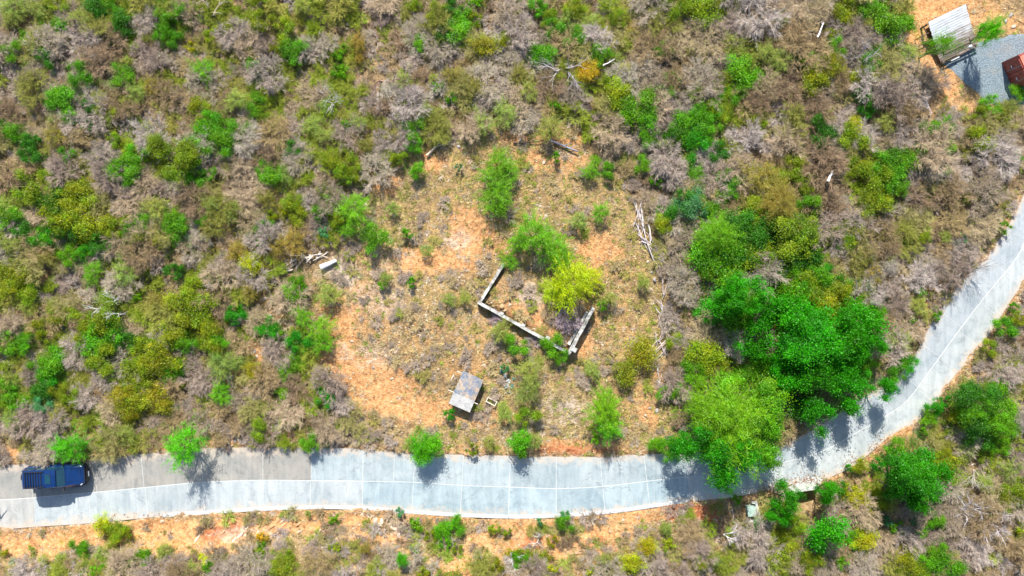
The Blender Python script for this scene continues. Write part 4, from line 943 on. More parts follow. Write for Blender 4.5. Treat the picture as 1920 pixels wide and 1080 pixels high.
# ------------------------------------------------------------------ mesh helpers for built things
def bm_obj(name, bm, mat, parent=None, loc=None, rot=None, smooth=False, bevel=0.0, seg=2):
    if bevel:
        bmesh.ops.bevel(bm, geom=[e for e in bm.edges if e.calc_face_angle(0) > 0.5], offset=bevel, segments=seg, affect='EDGES', profile=0.6)
    bmesh.ops.recalc_face_normals(bm, faces=bm.faces)
    me = bpy.data.meshes.new(name); bm.to_mesh(me); bm.free()
    if smooth: me.polygons.foreach_set('use_smooth', np.ones(len(me.polygons), bool))
    me.materials.append(mat)
    return link(name, me, parent, loc, rot)

def bx(bm, x0, x1, y0, y1, z0, z1):
    v = [bm.verts.new(p) for p in ((x0, y0, z0), (x1, y0, z0), (x1, y1, z0), (x0, y1, z0), (x0, y0, z1), (x1, y0, z1), (x1, y1, z1), (x0, y1, z1))]
    for f in ((0, 3, 2, 1), (4, 5, 6, 7), (0, 1, 5, 4), (1, 2, 6, 5), (2, 3, 7, 6), (3, 0, 4, 7)): bm.faces.new([v[i] for i in f])
    return v

def hexa(bm, lo, hi):
    """solid from 4 lower and 4 upper corner points (same winding)"""
    a = [bm.verts.new(p) for p in lo]; b = [bm.verts.new(p) for p in hi]
    bm.faces.new(a[::-1]); bm.faces.new(b)
    for i in range(4): bm.faces.new((a[i], a[(i + 1) % 4], b[(i + 1) % 4], b[i]))

def box_obj(name, mat, parent, x0, x1, y0, y1, z0, z1, bevel=0.01, loc=None, rot=None):
    bm = bmesh.new(); bx(bm, x0, x1, y0, y1, z0, z1)
    return bm_obj(name, bm, mat, parent, loc, rot, bevel=bevel)

def cyl(bm, c, axis, r0, r1, L, n=20):
    axis = Vector(axis).normalized(); M = Matrix.Translation(Vector(c)) @ axis.to_track_quat('Z', 'Y').to_matrix().to_4x4()
    bmesh.ops.create_cone(bm, cap_ends=True, segments=n, radius1=r0, radius2=r1, depth=L, matrix=M)

def loft(bm, rings, close=True):
    rs = [[bm.verts.new(p) for p in r] for r in rings]
    for a, b in zip(rs[:-1], rs[1:]):
        for i in range(len(a)): bm.faces.new((a[i], a[(i + 1) % len(a)], b[(i + 1) % len(a)], b[i]))
    if close: bm.faces.new(rs[0][::-1]); bm.faces.new(rs[-1])

# ------------------------------------------------------------------ parked blue car (front towards +X)
M_PAINT = simple_mat('blue_car_paint', lin(10, 47, 96), 0.25, 0.2, var=0.18, scale=2.0, bump=0.0, coat=0.6)
M_GLASS = simple_mat('tinted_glass', lin(24, 66, 82), 0.06, 0.0, var=0.3, scale=1.2, bump=0.0, coat=0.6)
M_TRIM = simple_mat('black_trim', lin(30, 31, 35), 0.55, var=0.3)
M_TYRE = simple_mat('tyre_rubber', lin(26, 26, 28), 0.9, var=0.3)
M_RIM = simple_mat('alloy', lin(160, 162, 166), 0.35, 0.8, var=0.2)
M_LAMP = simple_mat('lamp_glass', lin(226, 230, 234), 0.12, var=0.1, bump=0.0, coat=0.6)
M_REDL = simple_mat('red_lamp', lin(170, 16, 14), 0.2, var=0.2, bump=0.0, coat=0.5)
def build_car(px, py, ang):
    x, y, z = at(px, py)
    root = link('parked_car', None, None, (x, y, 0.004), (0, 0, ang)); root.scale = (.98, .93, 1.02)
    tag(root, 'blue off-road car with roof rack parked on the concrete road', 'car')
    def ring(xx, hw, zs): # section polygon: bottom to top, symmetric
        l = [(xx, -w, zz) for w, zz in zs]; r = [(xx, w, zz) for w, zz in reversed(zs)]
        return l + r
    # lower body with fenders and bonnet
    bm = bmesh.new()
    sec = []
    for xx, w, zb, zbelt, top, tw in ((-2.18, .80, .55, .98, 1.02, .74), (-2.10, .90, .42, 1.0, 1.05, .80), (-1.3, .92, .38, 1.0, 1.06, .82), (-.2, .92, .36, 1.0, 1.07, .82), (.62, .92, .38, 1.0, 1.10, .80), (.95, .92, .40, 1.0, 1.15, .74), (1.5, .915, .42, .98, 1.13, .70), (1.92, .88, .45, .95, 1.08, .66), (2.12, .76, .5, .9, 1.0, .60), (2.2, .66, .55, .84, .92, .55)):
        sec.append(ring(xx, w, [(w * .92, zb), (w, zb + .15), (w * .995, zbelt - .18), (w * .965, zbelt), (tw, top)]))
    loft(bm, sec)
    body = bm_obj('body', bm, M_PAINT, root, bevel=0.02)
    # bonnet bulge and its shut line
    bm = bmesh.new(); hexa(bm, [(.98, -.56, 1.1), (2.0, -.5, 1.03), (2.0, .5, 1.03), (.98, .56, 1.1)], [(1.0, -.5, 1.185), (1.94, -.43, 1.1), (1.94, .43, 1.1), (1.0, .5, 1.185)])
    bm_obj('bonnet', bm, M_PAINT, root, bevel=0.03)
    # cabin: glass house and roof
    bm = bmesh.new()
    hexa(bm, [(-2.08, -.83, 1.02), (.92, -.80, 1.02), (.92, .80, 1.02), (-2.08, .83, 1.02)], [(-1.93, -.70, 1.68), (.36, -.66, 1.68), (.36, .66, 1.68), (-1.93, .70, 1.68)])
    gh = bm_obj('glasshouse', bm, M_GLASS, root, bevel=0.03)
    bm = bmesh.new()
    loft(bm, [[(xx, -w, z0), (xx, -w * .94, z1), (xx, -w * .5, z1 + .03), (xx, w * .5, z1 + .03), (xx, w * .94, z1), (xx, w, z0)] for xx, w, z0, z1 in ((-2.06, .62, 1.62, 1.68), (-1.95, .735, 1.63, 1.73), (-.8, .74, 1.65, 1.76), (.2, .71, 1.65, 1.745), (.46, .67, 1.62, 1.69))])
    roof = bm_obj('roof', bm, M_PAINT, root, bevel=0.02)
    # pillars
    for s in (-1, 1):
        for (xa, xb, ya, yb, w) in ((.90, .36, .80, .67, .05), (-.35, -.38, .83, .70, .06), (-1.25, -1.25, .84, .71, .07), (-2.05, -1.92, .83, .70, .16)):
            bm = bmesh.new(); hexa(bm, [(xa - w, s * (ya + .012), 1.0), (xa + w, s * (ya + .012), 1.0), (xa + w, s * (ya - .03), 1.0), (xa - w, s * (ya - .03), 1.0)], [(xb - w, s * (yb + .012), 1.68), (xb + w, s * (yb + .012), 1.68), (xb + w, s * (yb - .03), 1.68), (xb - w, s * (yb - .03), 1.68)])
            bm_obj('pillar', bm, M_PAINT, root)
        # rocker step, fender flare, mirror, door handle
        box_obj('side_step', M_TRIM, root, -1.1, .95, s * .93 - .06, s * .93 + .06, .34, .42)
        bm = bmesh.new(); hexa(bm, [(.62, s * .90, 1.04), (.80, s * .90, 1.04), (.80, s * 1.12, 1.06), (.64, s * 1.12, 1.06)], [(.62, s * .90, 1.18), (.78, s * .90, 1.18), (.78, s * 1.12, 1.22), (.64, s * 1.12, 1.22)])
        bm_obj('mirror', bm, M_TRIM, root, bevel=.02)
        door = box_obj('door', M_PAINT, root, -.33, .72, s * .915 - .012, s * .915 + .012, .5, .98, bevel=.01)
        box_obj('handle', M_TRIM, door, -.25, -.1, s * .94 - .02, s * .94 + .02, .86, .90)
        for xx in (1.38, -1.38):
            bm = bmesh.new(); cyl(bm, (xx, s * .80, .385), (0, 1, 0), .385, .385, .25, 28)
            ty = bm_obj('wheel', bm, M_TYRE, root, bevel=.03)
            bm = bmesh.new(); cyl(bm, (xx, s * .905, .385), (0, 1, 0), .23, .23, .06, 24); bm_obj('rim', bm, M_RIM, ty, bevel=.01)
            bm = bmesh.new()   # arch flare
            an = np.linspace(math.radians(5), math.radians(175), 12)
            loft(bm, [[(xx + math.cos(a) * .44, s * .86, .385 + math.sin(a) * .44), (xx + math.cos(a) * .52, s * .86, .385 + math.sin(a) * .52), (xx + math.cos(a) * .52, s * .955, .385 + math.sin(a) * .52), (xx + math.cos(a) * .44, s * .955, .385 + math.sin(a) * .44)] for a in an])
            bm_obj('fender_flare', bm, M_TRIM, root)
        # lamps
        bm = bmesh.new(); hexa(bm, [(2.0, s * .60, .80), (2.16, s * .48, .80), (2.12, s * .72, .80), (1.96, s * .82, .80)], [(1.98, s * .58, 1.03), (2.12, s * .47, .98), (2.08, s * .70, .98), (1.94, s * .80, 1.02)])
        bm_obj('headlight', bm, M_LAMP, root, bevel=.015)
        box_obj('tail_lamp', M_REDL, root, -2.2, -2.1, s * .72 - .09, s * .72 + .09, .78, 1.0)
        box_obj('roof_rail', M_TRIM, root, -1.85, -.35, s * .60 - .025, s * .60 + .025, 1.77, 1.86)
    # bumpers, grille, plate
    bm = bmesh.new(); loft(bm, [[(xf - .14, yy, .42), (xf, yy, .42), (xf, yy, .72), (xf - .14, yy, .72)] for yy, xf in ((-.86, 2.10), (-.55, 2.30), (0, 2.35), (.55, 2.30), (.86, 2.10))])
    bm_obj('front_bumper', bm, M_TRIM, root, bevel=.02)
    box_obj('grille', M_TRIM, root, 2.14, 2.24, -.52, .52, .72, .92)
    box_obj('number_plate', M_LAMP, root, 2.352, 2.37, -.2, .2, .5, .62, bevel=0)
    bm = bmesh.new(); loft(bm, [[(xf, yy, .44), (xf + .16, yy, .44), (xf + .16, yy, .68), (xf, yy, .68)] for yy, xf in ((-.88, -2.18), (-.5, -2.27), (.5, -2.27), (.88, -2.18))])
    bm_obj('rear_bumper', bm, M_TRIM, root, bevel=.02)
    # roof rack slats, sunroof, wipers, spare wheel
    for i in range(7): box_obj('rack_slat', M_TRIM, root, -1.80 + i * .20, -1.75 + i * .20, -.585, .585, 1.80, 1.835, bevel=0)
    sr = box_obj('sunroof', M_GLASS, root, -.28, .10, -.36, .36, 1.775, 1.79, bevel=.005)
    box_obj('sunroof_frame', M_TRIM, sr, -.31, .13, -.39, .39, 1.75, 1.782, bevel=.005)
    for yy in (-.35, .2): box_obj('wiper', M_TRIM, root, .86, .90, yy - .25, yy + .25, 1.12, 1.14, bevel=0)
    bm = bmesh.new(); cyl(bm, (-2.30, .12, .95), (1, 0, 0), .36, .36, .24, 28); sw = bm_obj('spare_wheel', bm, M_TYRE, root, bevel=.03)
    bm = bmesh.new(); cyl(bm, (-2.43, .12, .95), (1, 0, 0), .2, .2, .03, 20); bm_obj('rim', bm, M_RIM, sw)
    bm = bmesh.new(); cyl(bm, (1.0, -.86, 1.45), (0, -.1, 1), .012, .006, .8, 6); bm_obj('aerial', bm, M_TRIM, root)
build_car(119, 887, math.radians(3.0))

# ------------------------------------------------------------------ roofless concrete walls in the clearing
m, nt, out = new_mat('mottled_wall_concrete')
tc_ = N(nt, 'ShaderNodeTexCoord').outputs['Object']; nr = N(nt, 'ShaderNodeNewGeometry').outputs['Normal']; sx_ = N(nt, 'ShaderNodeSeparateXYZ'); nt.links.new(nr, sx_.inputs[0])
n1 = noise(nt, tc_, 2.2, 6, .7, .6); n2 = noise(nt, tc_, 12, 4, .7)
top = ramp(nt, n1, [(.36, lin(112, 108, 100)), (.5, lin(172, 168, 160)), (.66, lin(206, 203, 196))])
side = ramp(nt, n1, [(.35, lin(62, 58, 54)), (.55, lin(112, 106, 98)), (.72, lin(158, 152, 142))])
c = mixc(nt, ramp(nt, sx_.outputs[2], [(.4, (0, 0, 0)), (.8, (1, 1, 1))]), side, top)  # vertical faces set darker than upward faces
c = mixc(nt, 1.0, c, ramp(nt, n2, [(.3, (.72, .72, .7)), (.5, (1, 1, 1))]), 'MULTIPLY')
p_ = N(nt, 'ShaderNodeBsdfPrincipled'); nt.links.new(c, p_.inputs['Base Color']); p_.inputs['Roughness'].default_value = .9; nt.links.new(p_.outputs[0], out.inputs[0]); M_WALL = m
def wall_strip(name, root, p, q, zt, th, za=-0.25, steps=9, lower=None, seed=0):
    """wall along p-q (photo px at height zt), top edge slightly worn"""
    r = np.random.default_rng(seed)
    P = np.array(px2w(p, zt)); Q = np.array(px2w(q, zt)); d = (Q - P) / np.linalg.norm(Q - P); n = np.array([-d[1], d[0]])
    bm = bmesh.new(); rings = []
    for t in np.linspace(0, 1, steps):
        c = P + (Q - P) * t + n * r.normal(0, .008); h = zt + r.normal(0, .03); w = th * r.uniform(.93, 1.05)
        a = c - n * w / 2; b_ = c + n * w / 2
        rings.append([(a[0], a[1], za), (b_[0], b_[1], za), (b_[0], b_[1], h), (a[0], a[1], h)])
    loft(bm, rings)
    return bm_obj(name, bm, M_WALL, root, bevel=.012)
rx, ry, rz = at(985, 590)
ruin = link('roofless_ruin', None, None, (0, 0, 0)); tag(ruin, 'three mottled grey concrete walls of a roofless ruin in the clearing', 'ruin')
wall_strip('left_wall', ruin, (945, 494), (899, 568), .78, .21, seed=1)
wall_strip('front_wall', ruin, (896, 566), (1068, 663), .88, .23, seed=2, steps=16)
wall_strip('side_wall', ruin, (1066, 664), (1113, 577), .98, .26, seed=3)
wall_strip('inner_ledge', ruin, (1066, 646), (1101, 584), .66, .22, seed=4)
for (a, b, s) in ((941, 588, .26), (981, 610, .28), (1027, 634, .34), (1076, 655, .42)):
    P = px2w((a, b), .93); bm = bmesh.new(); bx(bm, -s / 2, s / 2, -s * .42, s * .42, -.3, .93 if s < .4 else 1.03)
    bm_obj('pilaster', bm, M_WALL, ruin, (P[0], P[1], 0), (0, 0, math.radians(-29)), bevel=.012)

# ------------------------------------------------------------------ small shed with a patched sheet roof
m, nt, out = new_mat('weathered_sheet')
geo = N(nt, 'ShaderNodeTexCoord').outputs['Object']; oi = N(nt, 'ShaderNodeObjectInfo')
n1 = noise(nt, geo, 1.6, 5, .65, .5); n2 = noise(nt, geo, 9, 4, .7)
c = mixc(nt, ramp(nt, n1, [(.42, (0, 0, 0)), (.58, (1, 1, 1))]), lin(116, 128, 142), lin(166, 148, 130))
c = mixc(nt, ramp(nt, n2, [(.56, (0, 0, 0)), (.7, (.8, .8, .8))]), c, lin(186, 182, 176))
c = mixc(nt, oi.outputs['Alpha'], lin(172, 170, 166), c)
c = mixc(nt, 1.0, c, ramp(nt, n2, [(.3, (.5, .5, .48)), (.5, (1, 1, 1))]), 'MULTIPLY')
c = mixc(nt, 1.0, c, ramp(nt, n1, [(.35, (.8, .8, .82)), (.6, (1.08, 1.06, 1.02))]), 'MULTIPLY')
c = mixc(nt, 1.0, c, oi.outputs['Color'], 'MULTIPLY')
p_ = N(nt, 'ShaderNodeBsdfPrincipled'); nt.links.new(c, p_.inputs['Base Color']); p_.inputs['Roughness'].default_value = .8
nt.links.new(p_.outputs[0], out.inputs[0]); M_SHEET = m
M_WOOD = simple_mat('grey_timber', lin(176, 164, 148), .85, var=.4, scale=5, col2=lin(110, 98, 84))
M_DARKW = simple_mat('dark_timber', lin(96, 78, 62), .85, var=.4, scale=5)
M_PALEW = simple_mat('pale_timber', lin(224, 208, 190), .8, var=.25, scale=7)
z0 = at(875, 735)[2]; zr = z0 + .8
c4 = [px2w(q, zr) for q in ((867.6, 694.7), (906.7, 711.5), (881.4, 773.6), (842.3, 756.7))]
ctr = sum(c4) / 4; ux = unit(c4[1] - c4[0]); ang = math.atan2(ux[1], ux[0])
wd = float(np.linalg.norm(c4[1] - c4[0])); ln = float(np.linalg.norm(c4[2] - c4[1]))
shed = link('small_shed', None, None, (ctr[0], ctr[1], z0 - .73), (0, 0, ang)); tag(shed, 'small open shed with patched blue and tan sheet roof', 'shed')
zl = 1.5
for (a, b, e, f, zz, al, tint) in ((-.5, -.02, -.18, .5, .03, 1, (1, 1, 1)), (-.015, .33, -.2, .49, .028, 1, (.95, .95, .98)), (.30, .5, -.22, .48, .045, 1, (1.12, 1.0, .86)), (-.51, .5, -.5, -.16, .05, 0, (1, 1, 1))):
    bm = bmesh.new(); bx(bm, a * wd, b * wd, e * ln, f * ln, 0, .022)
    o = bm_obj('roof_sheet', bm, M_SHEET, shed, (0, 0, zl + zz), (math.radians(2.0), 0, 0), bevel=.004); o.color = (*tint, al)
for sx in (-1, 1):
    for sy in (-1, 1): box_obj('post', M_WOOD, shed, sx * wd * .43 - .04, sx * wd * .43 + .04, sy * ln * .43 - .04, sy * ln * .43 + .04, -.15, zl + .02 + sy * .03, bevel=.006)
box_obj('back_wall', M_DARKW, shed, -wd * .42, wd * .42, ln * .40, ln * .415, .02, 1.35, bevel=.004)
box_obj('side_wall', M_DARKW, shed, -wd * .415, -wd * .40, -ln * .42, ln * .40, .02, 1.3, bevel=.004)
for yy in (-.45, .0, .45): box_obj('rafter', M_PALEW, shed, -wd * .5, wd * .5, yy * ln - .03, yy * ln + .03, zl - .05 + yy * .05, zl + .02 + yy * .05, bevel=.004)
box_obj('outrigger', M_PALEW, shed, -wd * .78, -wd * .5, -ln * .16 - .025, -ln * .16 + .025, zl - .06, zl - .01, bevel=.004)
box_obj('outrigger', M_PALEW, shed, wd * .5, wd * .68, -ln * .2 - .025, -ln * .2 + .025, zl - .06, zl - .01, bevel=.004)
box_obj('outrigger', M_PALEW, shed, -wd * .75, -wd * .5, ln * .42 - .025, ln * .42 + .025, zl - .06, zl - .01, bevel=.004)
def plank(px, py, ang, L, w, label, z=.05, mat=None, h=.04):
    x, y, zz = at(px, py); bm = bmesh.new(); bx(bm, -L / 2, L / 2, -w / 2, w / 2, 0, h)
    o = bm_obj('plank', bm, mat or M_PALEW, None, (x, y, zz + z), (0, math.radians(2), ang), bevel=.005); return tag(o, label, 'plank')
plank(848, 708, math.radians(62), .5, .07, 'short pale plank lying left of the small shed')
# open wooden box frame beside the shed
x, y, zz = at(921.5, 753, .3)
fr = link('timber_stand', None, None, (x, y, zz), (0, 0, math.radians(-27))); tag(fr, 'small open frame of pale timber beside the shed', 'frame')
for (a, b, e, f) in ((-.34, .34, -.20, -.14), (-.34, .34, .14, .20), (-.40, -.34, -.2, .2), (.34, .40, -.2, .2)): box_obj('rail', M_PALEW, fr, a, b, e, f, .26, .32, bevel=.005)
for sx in (-.37, .37):
    for sy in (-.17, .17): box_obj('leg', M_PALEW, fr, sx - .025, sx + .025, sy - .025, sy + .025, -.08, .258, bevel=.004)
# teal and white scrap sheets right of the shed
M_TEAL = simple_mat('teal_plastic', lin(120, 176, 160), .5, var=.35, scale=4); M_WHITEP = simple_mat('white_plastic', lin(224, 226, 224), .5, var=.3, scale=4)
rs = np.random.default_rng(5)
for k, (a, b, s, mm, nm) in enumerate(((941, 695, .30, M_TEAL, 'teal'), (950, 690, .26, M_WHITEP, 'white'), (947, 705, .34, M_WHITEP, 'white'), (953, 714, .36, M_WHITEP, 'white'), (960, 724, .30, M_TEAL, 'teal'), (949, 722, .42, M_WHITEP, 'white'), (955, 733, .30, M_WHITEP, 'white'), (938, 699, .2, M_TEAL, 'teal'), (963, 710, .2, M_TEAL, 'teal'))):
    x, y, zz = at(a, b); bm = bmesh.new()
    n = 6; vs = [[bm.verts.new((i / (n - 1) * s - s / 2 + rs.normal(0, .02), j / (n - 1) * s * .8 - s * .4 + rs.normal(0, .02), .06 + abs(rs.normal(0, .05)))) for i in range(n)] for j in range(n)]
    for j in range(n - 1):
        for i in range(n - 1): bm.faces.new((vs[j][i], vs[j][i + 1], vs[j + 1][i + 1], vs[j + 1][i]))
    bmesh.ops.solidify(bm, geom=bm.faces[:], thickness=.012)
    o = bm_obj('scrap_sheet', bm, mm, None, (x, y, zz), (0, 0, rs.uniform(0, 6)))
    pend(o, f'crumpled {nm}', 'scrap sheet', a, b, 'scrap', 'scrap sheets right of the small shed')

# ------------------------------------------------------------------ weathered hut, top right
hz = at(1786, 75)[2]; zr = hz + .8
c4 = [px2w(q, zr) for q in ((1734, 45.4), (1803.5, 12), (1839.6, 84), (1769, 115))]
ctr = sum(c4) / 4; u_ = unit(c4[1] - c4[0]); ang = math.atan2(u_[1], u_[0]); wd = float(np.linalg.norm(c4[1] - c4[0])); ln = float(np.linalg.norm(c4[2] - c4[1]))
hut = link('weathered_hut', None, None, (ctr[0], ctr[1], hz - 1.5), (0, 0, ang)); tag(hut, 'square hut with a grey weathered board roof on the orange yard', 'hut')
m, nt, out = new_mat('weathered_shaded_board')
geo = N(nt, 'ShaderNodeTexCoord').outputs['Object']; oi = N(nt, 'ShaderNodeObjectInfo')
mp = N(nt, 'ShaderNodeMapping'); mp.inputs['Scale'].default_value = (.8, 6, 1); nt.links.new(geo, mp.inputs['Vector'])
n1 = noise(nt, mp.outputs[0], 1.5, 5, .7, .3); n2 = noise(nt, geo, 1.3, 4, .6)
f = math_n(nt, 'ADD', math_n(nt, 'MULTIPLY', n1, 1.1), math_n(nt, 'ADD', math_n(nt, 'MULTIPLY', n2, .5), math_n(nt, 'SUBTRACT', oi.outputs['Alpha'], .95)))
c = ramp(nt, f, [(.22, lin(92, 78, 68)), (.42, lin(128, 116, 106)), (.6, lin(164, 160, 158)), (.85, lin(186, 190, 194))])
p_ = N(nt, 'ShaderNodeBsdfPrincipled'); nt.links.new(c, p_.inputs['Base Color']); p_.inputs['Roughness'].default_value = .85; nt.links.new(p_.outputs[0], out.inputs[0]); M_BOARD = m
nb = 18
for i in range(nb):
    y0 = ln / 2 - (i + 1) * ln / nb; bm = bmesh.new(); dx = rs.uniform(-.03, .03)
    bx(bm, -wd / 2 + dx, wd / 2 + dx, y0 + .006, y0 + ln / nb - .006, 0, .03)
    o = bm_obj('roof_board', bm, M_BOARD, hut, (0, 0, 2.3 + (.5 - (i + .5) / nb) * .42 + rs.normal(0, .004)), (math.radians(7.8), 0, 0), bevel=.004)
    t = i / (nb - 1); o.color = (1, 1, 1, .96 - .48 * np.clip((t - .34) / .4, 0, 1) + rs.normal(0, .03))  # lower boards browner: shade of a slope facing off the sun, painted in
for sx in (-1, 1):
    for sy in (-1, 1): box_obj('post', M_DARKW, hut, sx * wd * .46 - .06, sx * wd * .46 + .06, sy * ln * .46 - .06, sy * ln * .46 + .06, -.15, 2.2 + sy * .17, bevel=.006)
    box_obj('side_wall', M_DARKW, hut, sx * wd * .36 - .03, sx * wd * .36 + .03, -ln * .34, ln * .40, 0, 2.15, bevel=.006)
box_obj('back_wall', M_DARKW, hut, -wd * .34, wd * .34, ln * .38, ln * .40, 0, 2.2, bevel=.006)
box_obj('front_wall', M_DARKW, hut, -wd * .34, wd * .34, -ln * .345, -ln * .325, 0, 2.1, bevel=.006)
box_obj('fascia', M_DARKW, hut, -wd * .5, wd * .5, -ln * .5 - .05, -ln * .5 - .012, 1.95, 2.10, bevel=.006)
box_obj('fascia', M_DARKW, hut, -wd * .5 - .06, -wd * .5 - .025, -ln * .48, ln * .48, 2.0, 2.1, bevel=.006)
box_obj('white_panel', M_WHITEP, hut, -wd * .26, -wd * .04, -ln * .5 - .16, -ln * .5 - .06, 1.88, 2.05, bevel=.01)
bm = bmesh.new(); cyl(bm, (wd * .22, -ln * .44, 2.35), (0, 0, 1), .07, .07, .35, 16); vp = bm_obj('vent_pipe', bm, M_WHITEP, hut)
bm = bmesh.new(); cyl(bm, (wd * .22, -ln * .44, 2.55), (0, 0, 1), .13, .05, .09, 16); bm_obj('cap', bm, M_WHITEP, vp)
# railing of the little deck on its left side
rl = link('deck_railing', None, None, (*px2w((1727, 78)), hz), (0, 0, ang)); tag(rl, 'thin dark railing at the left side of the hut', 'railing')
for xx in (-.35, .25):
    for yy in (-.25, .3): box_obj('post', M_DARKW, rl, xx - .025, xx + .025, yy - .025, yy + .025, -.1, .9, bevel=.004)
for yy in (-.25, .3): box_obj('rail', M_DARKW, rl, -.40, .30, yy - .03, yy + .03, .903, .95, bevel=.004)
box_obj('rail', M_DARKW, rl, -.38, -.32, -.215, .265, .953, 1.0, bevel=.004)
x, y, zz = at(1768, 117); bm = bmesh.new(); cyl(bm, (0, 0, .85), (0.02, 0, 1), .05, .04, 2.0, 8)
tag(bm_obj('wooden_post', bm, M_DARKW, None, (x, y, zz)), 'thin dark post at the front corner of the hut', 'post')

# rusty red shipping container at the right edge
M_CRED = simple_mat('red_container_paint', lin(166, 78, 62), .6, var=.35, scale=3, col2=lin(124, 52, 42)); M_CTOP = simple_mat('sun_bleached_red', lin(214, 132, 108), .7, var=.3, scale=2)  # pale roof against dark walls: sun and shade painted into the reds
P1 = px2w((1877.6, 117.6)); wv = unit(np.array([.4, -.91])); lv = unit(np.array([.91, .4]))
ang = math.atan2(lv[1], lv[0]); cw, cl_, ch = 2.2, 6.0, 2.1
cont = link('shipping_container', None, None, (P1[0], P1[1], hz + .03), (0, 0, ang)); tag(cont, 'rusty red shipping container standing on the grey gravel yard', 'container')
bm = bmesh.new(); n = 60; prof = []
for i in range(n):
    prof.append((i / (n - 1) * (cl_ - .12) + .06, (.03 if (i % 4) < 2 else 0)))
bmesh.ops.create_cube(bm, size=1, matrix=Matrix.Translation((cl_ / 2, -cw / 2, ch / 2)) @ Matrix.Diagonal((cl_ - .1, cw - .12, ch - .1, 1)))
bm_obj('box_body', bm, M_CRED, cont)
for yy, sgn in ((0, 1), (-cw, -1)):
    for i in range(24): box_obj('wall_rib', M_CRED, cont, .2 + i * .235, .32 + i * .235, yy - .04 - .012 * sgn, yy - .04 + .03 * sgn, .16, ch - .16, bevel=0)
for i in range(20): box_obj('roof_rib', M_CTOP, cont, .2 + i * .28, .36 + i * .28, -cw + .12, -.12, ch - .06, ch - .02, bevel=0)
box_obj('roof_sheet', M_CTOP, cont, .08, cl_ - .08, -cw + .07, -.07, ch - .09, ch - .045, bevel=.01)
for yy in (-.06, -cw + .06):
    for xx in (.05, cl_ - .05): box_obj('corner_post', M_CRED, cont, xx - .07, xx + .07, yy - .07, yy + .07, 0, ch, bevel=.01)
    for zz in (.06, ch - .06): box_obj('side_beam', M_CRED, cont, .13, cl_ - .13, yy - .05, yy + .05, zz - .05, zz + .05, bevel=.01)
for yy in (-.14, -cw / 2 - .02):
    dr = box_obj('door', M_CRED, cont, -.03, .035, yy - cw / 2 + .2, yy, .12, ch - .12, bevel=.01)
    for q in (.25, .65): bm = bmesh.new(); cyl(bm, (-.06, yy - q, ch / 2), (0, 0, 1), .022, .022, ch - .3, 8); bm_obj('lock_rod', bm, M_RIM if q > .5 else M_CRED, dr)
    box_obj('handle', M_LAMP, dr, -.1, -.07, yy - .56, yy - .34, 1.0, 1.05, bevel=.004)

# ------------------------------------------------------------------ culvert head wall and meter pit below the road
M_CONC = simple_mat('pale_concrete', lin(206, 206, 200, .85), .85, var=.3, scale=3)
a_ = px2w((1488, 921), .1); b_ = px2w((1530, 915), .1); mid = (a_ + b_) / 2; ang = math.atan2(*(b_ - a_)[::-1]); L = float(np.linalg.norm(b_ - a_))
cv = link('culvert_wall', None, None, (mid[0], mid[1], 0), (0, 0, ang)); tag(cv, 'pale concrete culvert head wall at the lower road edge', 'culvert')
box_obj('coping', M_CONC, cv, -L / 2 - .1, L / 2 + .1, -.12, .12, .0, .12, bevel=.015)
for sx in (-1, 1): box_obj('abutment', M_CONC, cv, sx * L * .36 - L * .14, sx * L * .36 + L * .14, -.09, .35, -1.6, -.003, bevel=.01)
box_obj('lintel', M_CONC, cv, -L * .219, L * .219, -.09, .35, -.35, -.003, bevel=.01)
bm = bmesh.new(); bx(bm, -L * .219, L * .219, .36, .40, -1.6, -.36); bm_obj('opening_dark_panel', bm, M_TRIM, cv)  # black panel put in for the shade inside the opening
me_poly = px2w([(1478, 914), (1490, 925), (1532, 914), (1545, 898), (1520, 892)], 0)
bm = bmesh.new(); lo = [bm.verts.new((*p, -.2)) for p in me_poly]; hi = [bm.verts.new((*p, .01)) for p in me_poly]; bm.faces.new(hi); bm.faces.new(lo[::-1])
for i in range(5): bm.faces.new((lo[i], lo[(i + 1) % 5], hi[(i + 1) % 5], hi[i]))
bm_obj('culvert_apron', bm, M_CONC, road, bevel=.01)
mx, my = px2w((1404, 958)); M_GBOX = simple_mat('green_grey_lid', lin(166, 190, 176), .6, var=.25, scale=4)
pit = link('meter_pit', None, None, (mx, my, 0), (0, 0, math.radians(4))); tag(pit, 'concrete pit with a green grey box below the road', 'pit')
box_obj('pit_wall', M_CONC, pit, .56, .74, -.80, .66, -.5, .16, bevel=.012, rot=(0, 0, math.radians(8)))
box_obj('pit_wall', M_CONC, pit, -.45, .62, -.86, -.70, -.5, .10, bevel=.012, rot=(0, 0, math.radians(3)))
box_obj('pit_wall', M_CONC, pit, .1, .5, .62, .74, -.5, .12, bevel=.012, rot=(0, 0, math.radians(-14)))
bxo = box_obj('meter_box', M_GBOX, pit, -.16, .42, -.30, .38, -.4, .34, bevel=.025)
box_obj('lid', M_GBOX, bxo, -.19, .45, -.33, .41, .342, .39, bevel=.015)
plank(1375, 968, math.radians(-76), 1.15, .12, 'grey plank lying left of the meter pit', mat=M_WOOD)

